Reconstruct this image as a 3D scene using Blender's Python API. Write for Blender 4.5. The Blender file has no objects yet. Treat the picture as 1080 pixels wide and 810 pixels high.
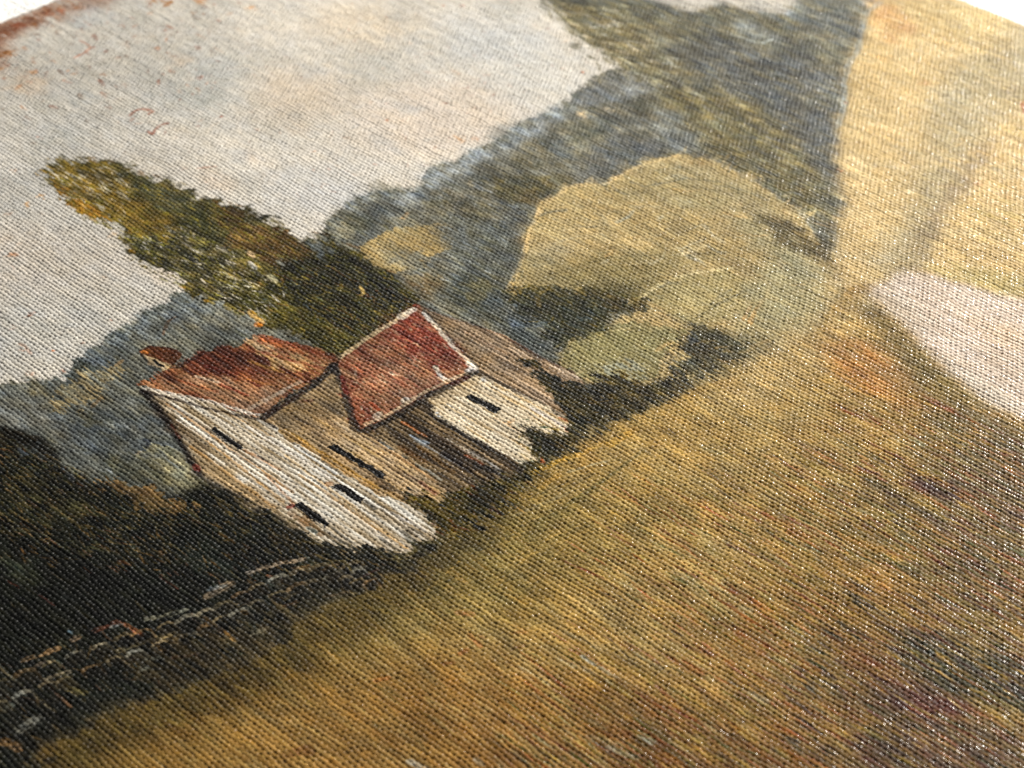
import bpy, math, time
import numpy as np
T0 = time.time()
F4 = np.float32
sc = bpy.context.scene
COL = sc.collection

# ------------------------------------------------------------------ viewpoint
# The picture lies flat on z = 0: +X is its right-hand side, +Y its top.  Units: metres.
FPX = 2330.0                    # focal length in pixels of a 1080 px wide frame
PITCH = math.atan(1745.0 / FPX)
HEAD = math.atan2(2863.0, math.hypot(FPX, 1745.0))     # heading, ccw from +X
DIST = 208.0                    # mm from lens to the point looked at
fw = np.array([math.cos(HEAD) * math.cos(PITCH), math.sin(HEAD) * math.cos(PITCH), -math.sin(PITCH)])
rt = np.array([math.sin(HEAD), -math.cos(HEAD), 0.0])
up = np.cross(rt, fw)
cam_mm = -DIST * fw

def uv(x, y):
    """point of the photograph -> place on the canvas (mm right, mm down)"""
    x = np.asarray(x, float); y = np.asarray(y, float)
    d = (fw[:, None] * FPX + rt[:, None] * (x.ravel() - 540) - up[:, None] * (y.ravel() - 405))
    t = -cam_mm[2] / d[2]
    return (cam_mm[0] + d[0] * t).reshape(x.shape), -(cam_mm[1] + d[1] * t).reshape(x.shape)

def proj(u, v):
    X = u - F4(cam_mm[0]); Y = -v - F4(cam_mm[1]); Z = F4(-cam_mm[2])
    zc = X * F4(fw[0]) + Y * F4(fw[1]) + Z * F4(fw[2])
    return (540 + F4(FPX) * (X * F4(rt[0]) + Y * F4(rt[1])) / zc,
            405 - F4(FPX) * (X * F4(up[0]) + Y * F4(up[1]) + Z * F4(up[2])) / zc)

# ------------------------------------------------------------------ raster of paint on the canvas
DU, DV = 0.070, 0.055
cu, cv = uv([-190, 1200, 1200, -190], [-60, -60, 930, 930])
U0, V1 = cu.min(), cv.max()
U1, V0 = float(uv(1045, 13)[0]) + 13, float(uv(30, 12)[1]) - 13
NU, NV = int((U1 - U0) / DU), int((V1 - V0) / DV)
Ug = (U0 + DU * np.arange(NU)).astype(F4)
Vg = (V0 + DV * np.arange(NV)).astype(F4)
U_EDGE = float(uv(1045, 13)[0])       # right edge of the painted area
V_EDGE = float(uv(30, 12)[1])         # its top edge
print('raster', NU, NV, 'edges', U_EDGE, V_EDGE, 'u', U0, U1, 'v', V0, V1)

def vnoise(su, sv, seed, oct=1, nu=NU, nv=NV, du=DU, dv=DV):
    """smooth value noise, cells of su x sv mm, range about -1..1"""
    r = np.random.RandomState(seed); out = np.zeros((nv, nu), F4); amp = 1.0; tot = 0
    for o in range(oct):
        a, b = su / 2 ** o / du, sv / 2 ** o / dv
        gu, gv = int(nu / a) + 3, int(nv / b) + 3
        g = r.uniform(-1, 1, (gv, gu)).astype(F4)
        y = np.arange(nv) / b; yi = y.astype(int); f = (y - yi).astype(F4); f = f * f * (3 - 2 * f)
        g = g[yi] * (1 - f)[:, None] + g[yi + 1] * f[:, None]
        x = np.arange(nu) / a; xi = x.astype(int); f = (x - xi).astype(F4); f = f * f * (3 - 2 * f)
        out += F4(amp) * (g[:, xi] * (1 - f) + g[:, xi + 1] * f)
        tot += amp; amp *= 0.55
    return out / F4(tot * 0.75)

def s2l(c):
    c = np.asarray(c, float) / 255.0
    return np.where(c <= 0.04045, c / 12.92, ((c + 0.055) / 1.055) ** 2.4).astype(F4)

N_big = vnoise(14, 14, 1, 3)
N_mid = vnoise(4, 5, 2, 3)
N_fine = vnoise(1.1, 1.6, 3, 2)
N_str = vnoise(0.30, 5.0, 4, 2)        # long thin streaks down the cloth
N_str2 = vnoise(0.16, 1.8, 5, 2)
N_grain = vnoise(0.2, 0.25, 6, 1)

II, JJ = np.meshgrid(np.arange(NV, dtype=F4), np.arange(NU, dtype=F4), indexing='ij')
def warp(a_mid, a_fine, a_str):
    n1 = vnoise(2.2, 2.2, 11, 2); n2 = vnoise(2.2, 2.2, 12, 2)
    f1 = vnoise(.5, .6, 13, 1); f2 = vnoise(.5, .6, 14, 1)
    i = II + (n1 * a_mid + f1 * a_fine + N_str2 * a_str) / F4(DV)
    j = JJ + (n2 * a_mid + f2 * a_fine) / F4(DU)
    return np.clip(i, 0, NV - 1).astype(np.int32), np.clip(j, 0, NU - 1).astype(np.int32)
WARPS = {'crisp': warp(.05, .10, .10), 'brush': warp(.30, .22, .45), 'rag': warp(.9, .5, 1.3)}

def poly_mask(pts, edge='brush', soft=0.0):
    x = np.array([p[0] for p in pts], float); y = np.array([p[1] for p in pts], float)
    pu, pv = uv(x, y)
    a = (pu - U0) / DU; b = (pv - V0) / DV
    pad = int(3.2 / DV) + int(soft / DV * 2)
    i0, i1 = max(0, int(b.min()) - pad), min(NV, int(b.max()) + pad)
    j0, j1 = max(0, int(a.min()) - pad), min(NU, int(a.max()) + pad)
    if i0 >= i1 or j0 >= j1: return None
    m = np.zeros((NV if False else i1 - i0, j1 - j0), bool)
    cols = np.arange(j0, j1)
    rows = np.arange(i0, i1) + 0.013
    n = len(a)
    cross = [[] for _ in rows]
    for k in range(n):
        ax, ay, bx, by = a[k], b[k], a[(k + 1) % n], b[(k + 1) % n]
        if ay == by: continue
        lo, hi = (ay, by) if ay < by else (by, ay)
        r0, r1 = max(0, int(math.ceil(lo - rows[0]))), min(len(rows) - 1, int(math.floor(hi - rows[0])))
        for r in range(r0, r1 + 1):
            cross[r].append(ax + (rows[r] - ay) * (bx - ax) / (by - ay))
    for r, c in enumerate(cross):
        c.sort()
        for q in range(0, len(c) - 1, 2):
            s, e = int(max(0, math.ceil(c[q] - j0))), int(min(j1 - j0, math.floor(c[q + 1] - j0) + 1))
            if e > s: m[r, s:e] = True
    if edge:
        wi, wj = WARPS[edge]
        wi = wi[i0:i1, j0:j1] - i0; wj = wj[i0:i1, j0:j1] - j0
        ok = (wi >= 0) & (wi < i1 - i0) & (wj >= 0) & (wj < j1 - j0)
        m = m[np.clip(wi, 0, i1 - i0 - 1), np.clip(wj, 0, j1 - j0 - 1)] & ok
    m = m.astype(F4)
    if soft > 0:
        for _ in range(2):
            m = box(m, max(1, int(soft / DV)), 0); m = box(m, max(1, int(soft / DU)), 1)
    return (slice(i0, i1), slice(j0, j1)), m

def box(m, r, ax):
    pad = [(0, 0), (0, 0)]; pad[ax] = (r + 1, r)
    c = np.cumsum(np.pad(m, pad, mode='edge').astype(np.float64), axis=ax)
    n = m.shape[ax]
    if ax == 0: return ((c[2 * r + 1:2 * r + 1 + n] - c[:n]) / (2 * r + 1)).astype(F4)
    return ((c[:, 2 * r + 1:2 * r + 1 + n] - c[:, :n]) / (2 * r + 1)).astype(F4)

PAINT = np.zeros((NV, NU, 3), F4)
REGION = np.zeros((NV, NU), np.uint8)     # 0 = sky

def ramp(t, pal):
    P = s2l(pal); n = len(P)
    t = np.clip(t, 0, 0.9999) * (n - 1); k = t.astype(np.int32); f = (t - k)[..., None].astype(F4)
    return P[k] * (1 - f) + P[np.minimum(k + 1, n - 1)] * f

FIELDS = {'big': N_big, 'mid': N_mid, 'fine': N_fine, 'str': N_str, 'str2': N_str2}
def fill(pts, pal, edge='brush', soft=0.0, alpha=1.0, mix=(('mid', .5), ('str', .5)), gain=.75, dry=0.0, region=None, grad=None):
    r = poly_mask(pts, edge, soft)
    if r is None: return
    sl, m = r
    t = 0
    for nm, w in mix: t = t + FIELDS[nm][sl] * F4(w)
    t = 0.5 + t * F4(gain)
    if grad is not None:               # (from px, to px): palette runs along this line
        (x0, y0), (x1, y1) = grad
        ua, va = uv([x0, x1], [y0, y1]); L2 = (ua[1] - ua[0]) ** 2 + (va[1] - va[0]) ** 2
        g = ((Ug[sl[1]][None, :] - ua[0]) * (ua[1] - ua[0]) + (Vg[sl[0]][:, None] - va[0]) * (va[1] - va[0])) / L2
        t = np.clip(g, 0, 1).astype(F4) + (t - .5)
    a = m * F4(alpha)
    if dry > 0:
        d = N_str2[sl] * .55 + N_fine[sl] * .45
        a = a * np.clip((d + 1 - dry * 2) * 2.5 + .5, 0, 1)
    if region is not None:
        rr = REGION[sl]; rr[(m > .5)] = region
    a = a[..., None]
    PAINT[sl] = PAINT[sl] * (1 - a) + ramp(t, pal) * a

BR = vnoise(.14, .9, 21, 2); BR2 = vnoise(.9, .12, 22, 2)
def stroke(u, v, du_, dv_, w, col, alpha=.9, br=.5):
    """one bristly brush mark of half-length vector (du_,dv_) and half-width w, in mm"""
    L = math.hypot(du_, dv_) + 1e-6
    ex, ey = abs(du_) + w, abs(dv_) + w
    j0, j1 = int((u - ex - U0) / DU), int((u + ex - U0) / DU) + 2
    i0, i1 = int((v - ey - V0) / DV), int((v + ey - V0) / DV) + 2
    j0 = max(j0, 0); i0 = max(i0, 0); j1 = min(j1, NU); i1 = min(i1, NV)
    if i0 >= i1 or j0 >= j1: return
    x = Ug[j0:j1][None, :] - F4(u); y = Vg[i0:i1][:, None] - F4(v)
    s = (x * (du_ / L) + y * (dv_ / L)) / (L + w * .3); q = (x * (-dv_ / L) + y * (du_ / L)) / w
    a = np.clip((1 - np.abs(s) ** 3 - q * q) * 2.2, 0, 1)
    nz = (BR if abs(dv_) > abs(du_) else BR2)[i0:i1, j0:j1]
    a = a * np.clip(1 + nz * br * 2 - br * .6 - np.abs(s) * br, 0, 1) * alpha
    P = PAINT[i0:i1, j0:j1]; P += (col - P) * a[..., None].astype(F4)

def scatter(pts, n, pal, ln=(1, 3), w=(.12, .3), ang=90, jit=12, alpha=(.4, .9), seed=0, br=.5, edge='brush'):
    """n brush marks over a region; ang: 90 = down the cloth, 0 = across it"""
    r = poly_mask(pts, edge)
    if r is None: return
    (si, sj), m = r
    ii, jj = np.nonzero(m > .5)
    if len(ii) == 0: return
    R = np.random.RandomState(seed); pick = R.randint(0, len(ii), n); P = s2l(pal)
    for k in pick:
        th = math.radians(ang + R.normal() * jit); L = R.uniform(*ln) / 2
        c = P[R.randint(len(P))] * F4(R.uniform(.8, 1.2))
        stroke(Ug[sj.start + jj[k]], Vg[si.start + ii[k]], math.cos(th) * L, math.sin(th) * L, R.uniform(*w) / 2, c, R.uniform(*alpha), br)

def line(pts, wpx, col, alpha=.95, br=.16, seed=0, wob=.5):
    """a painted line through photograph points; wpx = width in pixels"""
    R = np.random.RandomState(abs(seed + int(pts[0][0] * 7 + pts[0][1]))); c = s2l(col)
    for (x0, y0), (x1, y1) in zip(pts[:-1], pts[1:]):
        n = max(1, int(math.hypot(x1 - x0, y1 - y0) / 7))
        for k in range(n):
            a0, a1 = k / n, (k + 1) / n
            xa, ya, xb, yb = x0 + (x1 - x0) * a0, y0 + (y1 - y0) * a0, x0 + (x1 - x0) * a1, y0 + (y1 - y0) * a1
            xa += R.normal() * wob; yb += R.normal() * wob
            (ua, ub), (va, vb) = uv([xa, xb], [ya, yb])
            stroke((ua + ub) / 2, (va + vb) / 2, (ub - ua) / 2 * 1.15, (vb - va) / 2 * 1.15, wpx * .092 * R.uniform(.8, 1.2), c * F4(R.uniform(.85, 1.15)), alpha * R.uniform(.8, 1), br)

def dabs(spec, seed=0):
    R = np.random.RandomState(seed)
    for x, y, rpx, col, al in spec:
        u, v = uv(x, y)
        for k in range(5):
            th = R.uniform(0, 3.14); L = rpx * .09 * R.uniform(.4, 1)
            stroke(u + R.normal() * rpx * .035, v + R.normal() * rpx * .035, math.cos(th) * L, math.sin(th) * L, rpx * .05 * R.uniform(.5, 1.1), s2l(col) * F4(R.uniform(.85, 1.15)), al, .7)

def poly_in(P, x, y):
    c = False
    for (ax, ay), (bx, by) in zip(P, P[1:] + P[:1]):
        if (ay > y) != (by > y) and x < ax + (y - ay) * (bx - ax) / (by - ay): c = not c
    return c
def fringe(pts, n, pal, ln=(4, 10), w=(1.4, 3), off=3.0, alpha=(.5, .95), ang=30, jit=20, seed=0):
    """short leafy touches along an outline, so that no shape ends in a cut edge"""
    R = np.random.RandomState(seed); seg = [math.hypot(b[0] - a[0], b[1] - a[1]) for a, b in zip(pts[:-1], pts[1:])]; tot = sum(seg)
    for k in range(n):
        q = R.rand() * tot; i = 0
        while q > seg[i]: q -= seg[i]; i += 1
        f = q / seg[i]; x = pts[i][0] + (pts[i + 1][0] - pts[i][0]) * f + R.normal() * off; y = pts[i][1] + (pts[i + 1][1] - pts[i][1]) * f + R.normal() * off
        th = math.radians(ang + R.normal() * jit); L = R.uniform(*ln)
        line([(x, y), (x + math.cos(th) * L, y + math.sin(th) * L)], R.uniform(*w), pal[R.randint(len(pal))], R.uniform(*alpha), br=.4)
# ================================================================== THE PICTURE
SKY, TREE, HILLS, FOLIAGE, BUSH, FIELD, PATH, HEDGE, WALLSTONE, MEADOW, SHRUB, BORDER = 0, 1, 2, 3, 4, 5, 6, 7, 8, 9, 10, 11
C1_WALL, C1_ROOF, C1_SIDE, C1_CHIM, C2_ROOF, C2_WALL, C2_SIDE, BARN = 20, 21, 22, 23, 24, 25, 26, 27
WIN = 30                                          # 30.. one id for each window

ALL = [(-900, -900), (2200, -900), (2200, 1500), (-900, 1500)]
# ---- sky
PAINT[:] = ramp(.5 + .55 * (N_big * .6 + N_mid * .4), [(178, 176, 168), (196, 191, 181), (208, 201, 189), (214, 203, 187)])
for cx, cy, rx, ry, col, al in [(310, 100, 60, 30, (218, 194, 164), .45), (90, 275, 60, 35, (205, 184, 160), .4), (15, 275, 40, 40, (200, 172, 144), .4),
        (470, 120, 90, 40, (215, 196, 176), .5), (210, 85, 60, 40, (176, 180, 178), .6), (520, 45, 60, 25, (186, 190, 192), .6), (390, 25, 60, 20, (215, 195, 165), .5),
        (60, 120, 70, 40, (180, 178, 170), .5), (35, 80, 40, 14, (150, 120, 85), .55), (330, 200, 60, 30, (196, 196, 196), .5), (420, 130, 70, 40, (220, 206, 190), .5),
        (150, 180, 60, 30, (188, 180, 168), .5), (120, 60, 90, 30, (180, 172, 156), .5), (560, 90, 50, 30, (200, 202, 200), .4), (20, 200, 60, 30, (176, 176, 172), .5)]:
    ring = [(cx + rx * math.cos(t * .52), cy + ry * math.sin(t * .52)) for t in range(12)]
    fill(ring, [col, tuple(c * .95 for c in col)], 'rag', soft=2.2, alpha=al)
fill([(-200, -100), (260, -100), (240, 60), (150, 180), (200, 280), (120, 330), (40, 400), (-200, 430)], [(160, 160, 154), (180, 176, 168), (188, 184, 176)], 'rag', soft=5., alpha=.6)
for k in range(70):
    R = np.random.RandomState(7000 + k); x, y = R.uniform(-10, 560), R.uniform(0, 330); r = R.uniform(6, 26)
    fill([(x + r * math.cos(t), y + r * .55 * math.sin(t)) for t in np.linspace(0, 6, 9)], [[(160, 160, 156), (176, 174, 168)], [(206, 184, 156), (196, 168, 136)], [(214, 208, 198), (200, 196, 188)], [(170, 176, 180), (184, 186, 186)]][k % 4], 'rag', soft=.3, alpha=R.uniform(.2, .5), dry=.2)
scatter(ALL, 6000, [(206, 202, 194), (192, 190, 184), (184, 186, 186), (212, 198, 180), (220, 214, 204)], (2, 7), (.4, 1.2), 60, 60, (.08, .28), 31)
scatter([(0, 0), (620, 0), (640, 60), (420, 190), (330, 230), (120, 160), (0, 400)], 260, [(170, 110, 80), (190, 140, 100), (150, 95, 65)], (.3, 1.3), (.12, .4), 60, 50, (.15, .55), 32)
RUST = (128, 66, 36)
for k in range(230):
    R = np.random.RandomState(3000 + k); q = R.rand()
    if q < .55: x = R.uniform(-10, 300); y = 27 - x * .42 + abs(R.normal()) * 22
    else: x, y = R.uniform(0, 230), abs(R.normal()) * 60
    line([(x, y), (x + R.uniform(-4, 6), y + R.uniform(-3, 3)), (x + R.uniform(-2, 8), y + R.uniform(-2, 5))], R.uniform(1.2, 3.6), [(120, 68, 42), (168, 116, 70), (146, 90, 58), (110, 84, 66)][k % 4], R.uniform(.15, .6))
fill([(-60, 60), (-40, 20), (0, 22), (40, 8), (80, -14), (130, -20), (120, 4), (84, 14), (50, 26), (20, 44), (6, 74), (-30, 90)], [(130, 84, 54), (160, 118, 84)], 'rag', soft=.8, alpha=.6, dry=.25)
fill([(-20, 20), (10, 26), (40, 12), (60, 4), (40, 26), (14, 44), (-20, 60)], [(104, 60, 40), (140, 88, 54)], 'rag', soft=.3, alpha=.7, dry=.2)
dabs([(8 + 14 * k, 30 - 5.6 * k + (k % 3) * 3, 9 - k * .4, [(104, 56, 34), (124, 66, 38), (140, 90, 50)][k % 3], .7) for k in range(9)], 77)
dabs([(2, 34, 14, (112, 62, 36), .8), (18, 28, 13, (116, 58, 34), .85), (30, 20, 9, (110, 66, 46), .7), (2, 58, 13, (140, 88, 36), .8), (14, 55, 8, (160, 112, 62), .6),
      (52, 14, 7, (150, 92, 60), .7), (66, 11, 7, (160, 88, 56), .8), (88, 9, 6, (160, 116, 82), .6), (175, 2, 13, (168, 112, 48), .8), (162, 0, 9, (178, 128, 70), .7), (212, 2, 12, (190, 138, 84), .7),
      (264, 8, 8, (188, 138, 88), .65), (243, 14, 4, (186, 140, 96), .6), (97, 50, 4, (140, 74, 46), .9), (142, 28, 5, (180, 128, 98), .6), (165, 50, 6, (180, 134, 98), .7), (158, 14, 5, (180, 136, 100), .5),
      (204, 28, 2.5, (110, 84, 66), .8), (33, 78, 8, (178, 128, 72), .6), (0, 72, 6, (170, 120, 66), .6), (72, 75, 4, (190, 150, 120), .5), (190, 105, 2.5, (156, 96, 66), .7), (234, 123, 3, (140, 74, 48), .8),
      (178, 55, 4, (156, 110, 84), .6), (3, 115, 3, (130, 84, 54), .6), (456, 56, 3, (186, 110, 78), .7), (488, 6, 3.5, (170, 100, 80), .6), (467, 6, 3, (180, 120, 90), .5), (404, 71, 3, (180, 126, 90), .6),
      (408, 127, 3, (170, 104, 62), .7), (425, 145, 3.5, (160, 86, 50), .7), (470, 108, 3, (180, 120, 90), .7), (483, 146, 10, (208, 164, 120), .5), (500, 146, 6, (200, 150, 110), .5), (615, 76, 4, (184, 120, 84), .7),
      (264, 149, 3, (150, 110, 96), .6), (480, 168, 3, (176, 108, 70), .6), (116, 338, 3, (140, 90, 60), .7), (66, 392, 4, (170, 110, 80), .6), (31, 394, 6, (190, 140, 110), .5), (56, 370, 2.5, (200, 120, 60), .7),
      (30, 333, 4, (130, 84, 56), .8), (35, 330, 4, (150, 100, 74), .6), (110, 292, 3, (130, 96, 66), .5), (25, 370, 4, (186, 130, 96), .6), (86, 362, 3, (186, 130, 104), .6), (15, 180, 5, (190, 150, 116), .5),
      (28, 216, 6, (190, 150, 100), .6), (42, 208, 6, (196, 150, 90), .6), (118, 246, 8, (206, 176, 140), .4), (12, 268, 8, (190, 140, 100), .5)], 5)
line([(137, 122), (143, 116), (152, 114), (162, 117), (156, 120)], 2.6, (140, 82, 56), .85)
line([(156, 138), (160, 142), (163, 137), (170, 131), (178, 130)], 2.6, (142, 78, 50), .85)
line([(137, 128), (141, 124)], 2.2, (170, 120, 96), .7)
line([(83, 42), (90, 45), (96, 50), (88, 56), (78, 60)], 2.5, (168, 110, 80), .7)
line([(208, 178), (220, 176), (230, 176)], 1.6, (180, 130, 104), .7)
line([(20, 362), (27, 366), (33, 374)], 2.5, (176, 130, 100), .6)

# ---- ground colour brushed in under everything below the skyline
fill([(-600, 440), (0, 412), (70, 405), (110, 366), (182, 318), (240, 310), (260, 290), (330, 262), (380, 214), (440, 208), (475, 178), (550, 138), (600, 118), (640, 84), (672, 80), (640, 20), (640, -80), (1300, -90), (1300, 1300), (-600, 1300)],
     [(62, 58, 40), (84, 78, 52)], 'crisp')
fill([(150, 420), (200, 372), (350, 372), (440, 328), (600, 395), (590, 450), (460, 560), (300, 540)], [(70, 56, 40), (96, 80, 58)], 'brush')
# ---- far hills
HL = [(-500, 430), (-60, 405), (0, 405), (27, 403), (67, 398), (80, 380), (110, 357), (140, 337), (177, 320), (182, 308), (205, 307), (260, 325), (330, 350), (330, 480), (250, 560), (-500, 560)]
fill(HL, [(80, 84, 76), (98, 100, 90), (114, 114, 102), (130, 130, 116)], 'brush', region=HILLS, gain=.6)
fill([(70, 395), (82, 378), (110, 357), (140, 337), (177, 320), (182, 308), (205, 307), (215, 325), (150, 352), (100, 385)], [(104, 116, 122), (128, 138, 142)], 'rag', soft=.5, alpha=.7)
fill([(-200, 420), (40, 420), (90, 450), (110, 480), (40, 465), (-200, 450)], [(120, 118, 108), (104, 106, 100)], 'rag', soft=.8, alpha=.7)
fill([(60, 440), (140, 420), (180, 440), (170, 470), (130, 500), (80, 480)], [(66, 74, 76), (86, 92, 92)], 'rag', soft=.8, alpha=.75)
fill([(60, 425), (66, 408), (80, 394), (100, 388), (118, 384), (124, 392), (112, 404), (112, 416), (92, 420), (80, 434), (66, 434)], [(130, 110, 60), (160, 142, 96), (150, 146, 118)], 'rag', alpha=.85, dry=.35)
line([(122, 386), (130, 380)], 3, (150, 122, 76)); line([(96, 430), (108, 418)], 3, (136, 110, 62), .6)
fill([(75, 380), (86, 378), (98, 384), (84, 396), (74, 400)], [(50, 56, 44), (70, 76, 66)], 'rag', alpha=.8)
line([(178, 338), (173, 350), (172, 354)], 2.5, (110, 80, 50)); line([(175, 340), (186, 334)], 2.5, (110, 86, 56))
fill([(143, 480), (150, 472), (168, 468), (190, 480), (215, 510), (235, 525), (190, 525), (160, 500)], [(84, 84, 56), (128, 122, 88), (150, 144, 108)], 'brush', alpha=.85, dry=.2)
fill([(100, 478), (140, 480), (165, 500), (200, 520), (160, 520), (120, 500)], [(56, 58, 40), (86, 82, 54)], 'rag', soft=.5, alpha=.7)
dabs([(155, 464, 7, (34, 42, 54), .7), (147, 478, 4, (150, 136, 110), .8)], 8)
scatter(HL, 1500, [(76, 82, 84), (110, 118, 120), (96, 96, 84), (136, 142, 142), (64, 70, 66)], (.6, 3), (.12, .4), 90, 10, (.2, .6), 41)

HR = [(325, 252), (340, 244), (360, 220), (380, 207), (393, 203), (440, 200), (453, 177), (473, 170), (520, 150), (547, 130), (573, 120), (593, 113), (607, 97), (623, 83), (643, 75), (668, 70), (760, 60),
      (890, 150), (885, 300), (700, 400), (600, 410), (540, 360), (450, 330), (430, 304), (397, 280), (360, 258)]
fill(HR, [(78, 80, 70), (102, 100, 86), (122, 118, 98), (140, 136, 116)], 'brush', region=HILLS, gain=.6)
fill([(360, 222), (380, 207), (393, 203), (440, 200), (453, 177), (473, 170), (520, 150), (547, 130), (573, 120), (593, 113), (600, 122), (550, 143), (530, 160), (480, 182), (455, 200), (440, 214), (400, 214), (372, 228)],
     [(148, 156, 160), (170, 176, 178)], 'rag', soft=.5, alpha=.8)
fill([(600, 110), (612, 96), (626, 84), (648, 76), (676, 78), (690, 95), (650, 108), (610, 112)], [(112, 114, 112), (124, 126, 122)], 'brush', soft=.3, alpha=.8)
fill([(365, 222), (385, 208), (410, 212), (440, 222), (420, 240), (385, 262), (350, 252)], [(104, 100, 84), (84, 90, 88), (122, 118, 100)], 'rag', soft=.4, alpha=.8)
fill([(517, 184), (545, 183), (580, 186), (592, 192), (584, 208), (566, 224), (552, 226), (536, 214), (522, 200)], [(88, 78, 34), (116, 102, 48), (110, 100, 66)], 'rag', soft=.2, alpha=.9)
fill([(550, 172), (580, 156), (620, 140), (650, 150), (610, 178), (570, 182)], [(150, 146, 122), (132, 128, 102)], 'rag', soft=.8, alpha=.6)
fill([(455, 205), (500, 198), (520, 210), (500, 226), (470, 224)], [(150, 140, 112), (110, 116, 116)], 'rag', soft=.5, alpha=.6)
fill([(600, 170), (650, 140), (720, 140), (715, 165), (650, 175), (610, 195)], [(100, 104, 106), (116, 118, 116)], 'rag', soft=.7, alpha=.7)
dabs([(612, 122, 9, (184, 160, 116), .8), (641, 116, 8, (190, 172, 138), .85), (655, 168, 6, (160, 128, 74), .7), (560, 172, 5, (160, 140, 96), .7), (495, 193, 7, (170, 158, 128), .7), (690, 110, 8, (150, 136, 92), .5), (534, 140, 4, (70, 74, 70), .6), (430, 226, 5, (170, 130, 66), .7), (424, 230, 4, (170, 130, 66), .7)], 9)
fill([(380, 262), (388, 254), (400, 248), (420, 240), (440, 236), (462, 235), (480, 238), (486, 250), (472, 262), (455, 270), (448, 280), (425, 288), (408, 286), (395, 280), (386, 272)], [(150, 128, 78), (176, 154, 100), (190, 176, 136)], 'brush', alpha=.95, mix=(('mid', .4), ('str', .6)), region=BUSH)
fill([(450, 235), (500, 225), (545, 240), (540, 300), (480, 300), (470, 265)], [(78, 88, 88), (98, 104, 100), (76, 80, 60)], 'rag', soft=.6, alpha=.75)
fill([(430, 290), (445, 286), (470, 290), (476, 304), (458, 318), (440, 308)], [(128, 106, 62), (110, 100, 66)], 'rag', soft=.3, alpha=.85)
fill([(470, 285), (535, 300), (560, 350), (600, 385), (560, 372), (500, 340), (460, 320)], [(56, 66, 62), (84, 92, 90), (70, 70, 44)], 'rag', soft=.5, alpha=.85)
scatter(HR, 2600, [(84, 92, 96), (124, 126, 120), (70, 72, 66), (140, 136, 116), (100, 96, 66), (150, 154, 154)], (.6, 3), (.12, .45), 90, 14, (.15, .5), 42)
scatter([(500, 190), (560, 220), (545, 300), (470, 300), (450, 250)], 260, [(150, 160, 166), (60, 66, 56), (90, 86, 50), (120, 130, 136)], (.6, 2.4), (.12, .3), 88, 16, (.3, .8), 43)

for k in range(150):
    R = np.random.RandomState(8000 + k); x = R.uniform(350, 860); y = R.uniform(100, 330); r = R.uniform(5, 20)
    fill([(x + r * math.cos(t), y + r * .6 * math.sin(t)) for t in np.linspace(0, 6, 8)], [[(88, 84, 48), (110, 102, 60)], [(70, 76, 70), (90, 94, 86)], [(130, 128, 108), (146, 140, 112)], [(62, 66, 50), (80, 80, 56)], [(100, 108, 108), (120, 124, 120)]][k % 5], 'rag', soft=.12, alpha=R.uniform(.3, .75), dry=.18) if (poly_in(HR, x, y)) else None
for k in range(50):
    R = np.random.RandomState(8500 + k); x = R.uniform(0, 240); y = R.uniform(320, 520); r = R.uniform(5, 15)
    fill([(x + r * math.cos(t), y + r * .6 * math.sin(t)) for t in np.linspace(0, 6, 8)], [[(96, 90, 56), (112, 104, 70)], [(66, 72, 66), (84, 88, 82)], [(112, 116, 108), (126, 126, 116)]][k % 3], 'rag', soft=.12, alpha=R.uniform(.3, .65), dry=.2) if (poly_in(HL, x, y)) else None
fringe(HL[1:12], 110, [(96, 104, 100), (120, 128, 126), (76, 82, 74), (150, 150, 140)], seed=101)
fringe(HR[:13], 170, [(100, 104, 96), (128, 134, 130), (80, 84, 70), (150, 156, 154), (110, 104, 72)], seed=102)
scatter(HR, 900, [(96, 92, 52), (72, 76, 52), (120, 112, 70), (84, 92, 80)], (.6, 2.6), (.15, .5), 88, 25, (.25, .7), 143)
scatter(HL, 500, [(96, 94, 60), (70, 76, 62), (112, 112, 92)], (.6, 2.6), (.15, .45), 88, 22, (.2, .6), 144)
# ---- tall foliage on the right
FO = [(565, -60), (572, 2), (593, 13), (607, 37), (627, 50), (643, 57), (653, 70), (668, 74), (700, 92), (722, 120), (760, 165), (800, 190), (835, 215), (868, 240), (880, 285), (890, 213), (887, 187), (883, 157), (885, 133), (893, 110), (892, 87), (897, 67), (907, 50), (910, 33), (917, 10), (930, -2), (960, -60)]
fill(FO, [(72, 74, 66), (92, 92, 80), (112, 108, 84), (124, 120, 96)], 'brush', region=FOLIAGE, gain=.7, soft=.35)
fill([(572, -5), (600, 8), (650, 5), (700, 30), (730, 60), (700, 95), (655, 68), (607, 37)], [(136, 122, 74), (116, 108, 76), (150, 142, 110)], 'rag', soft=.6, alpha=.75)
fill([(690, 95), (740, 92), (800, 112), (850, 150), (872, 205), (868, 240), (835, 214), (795, 188), (750, 160), (712, 140)], [(92, 82, 42), (118, 106, 56), (108, 104, 76)], 'rag', soft=.6, alpha=.8)
fill([(760, 40), (850, 60), (890, 90), (882, 150), (886, 200), (840, 150), (800, 105), (720, 80), (700, 50)], [(74, 76, 74), (92, 94, 92), (84, 80, 62)], 'rag', soft=.9, alpha=.8)
fill([(838, -40), (935, -40), (915, 10), (905, 45), (870, 50), (840, 25)], [(96, 100, 96), (124, 124, 110), (110, 100, 66)], 'rag', soft=.8, alpha=.8)
fill([(668, -30), (830, -30), (838, 4), (828, 14), (812, 12), (798, 12), (780, 8), (762, 2), (746, 8), (724, 12), (700, 4), (672, -4)], [(196, 190, 180), (206, 200, 190)], 'brush', soft=.6, alpha=.85, region=SKY)
fill([(776, 20), (812, 30), (820, 40), (800, 42), (780, 32)], [(176, 180, 172)], 'rag', soft=.5, alpha=.6)
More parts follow.
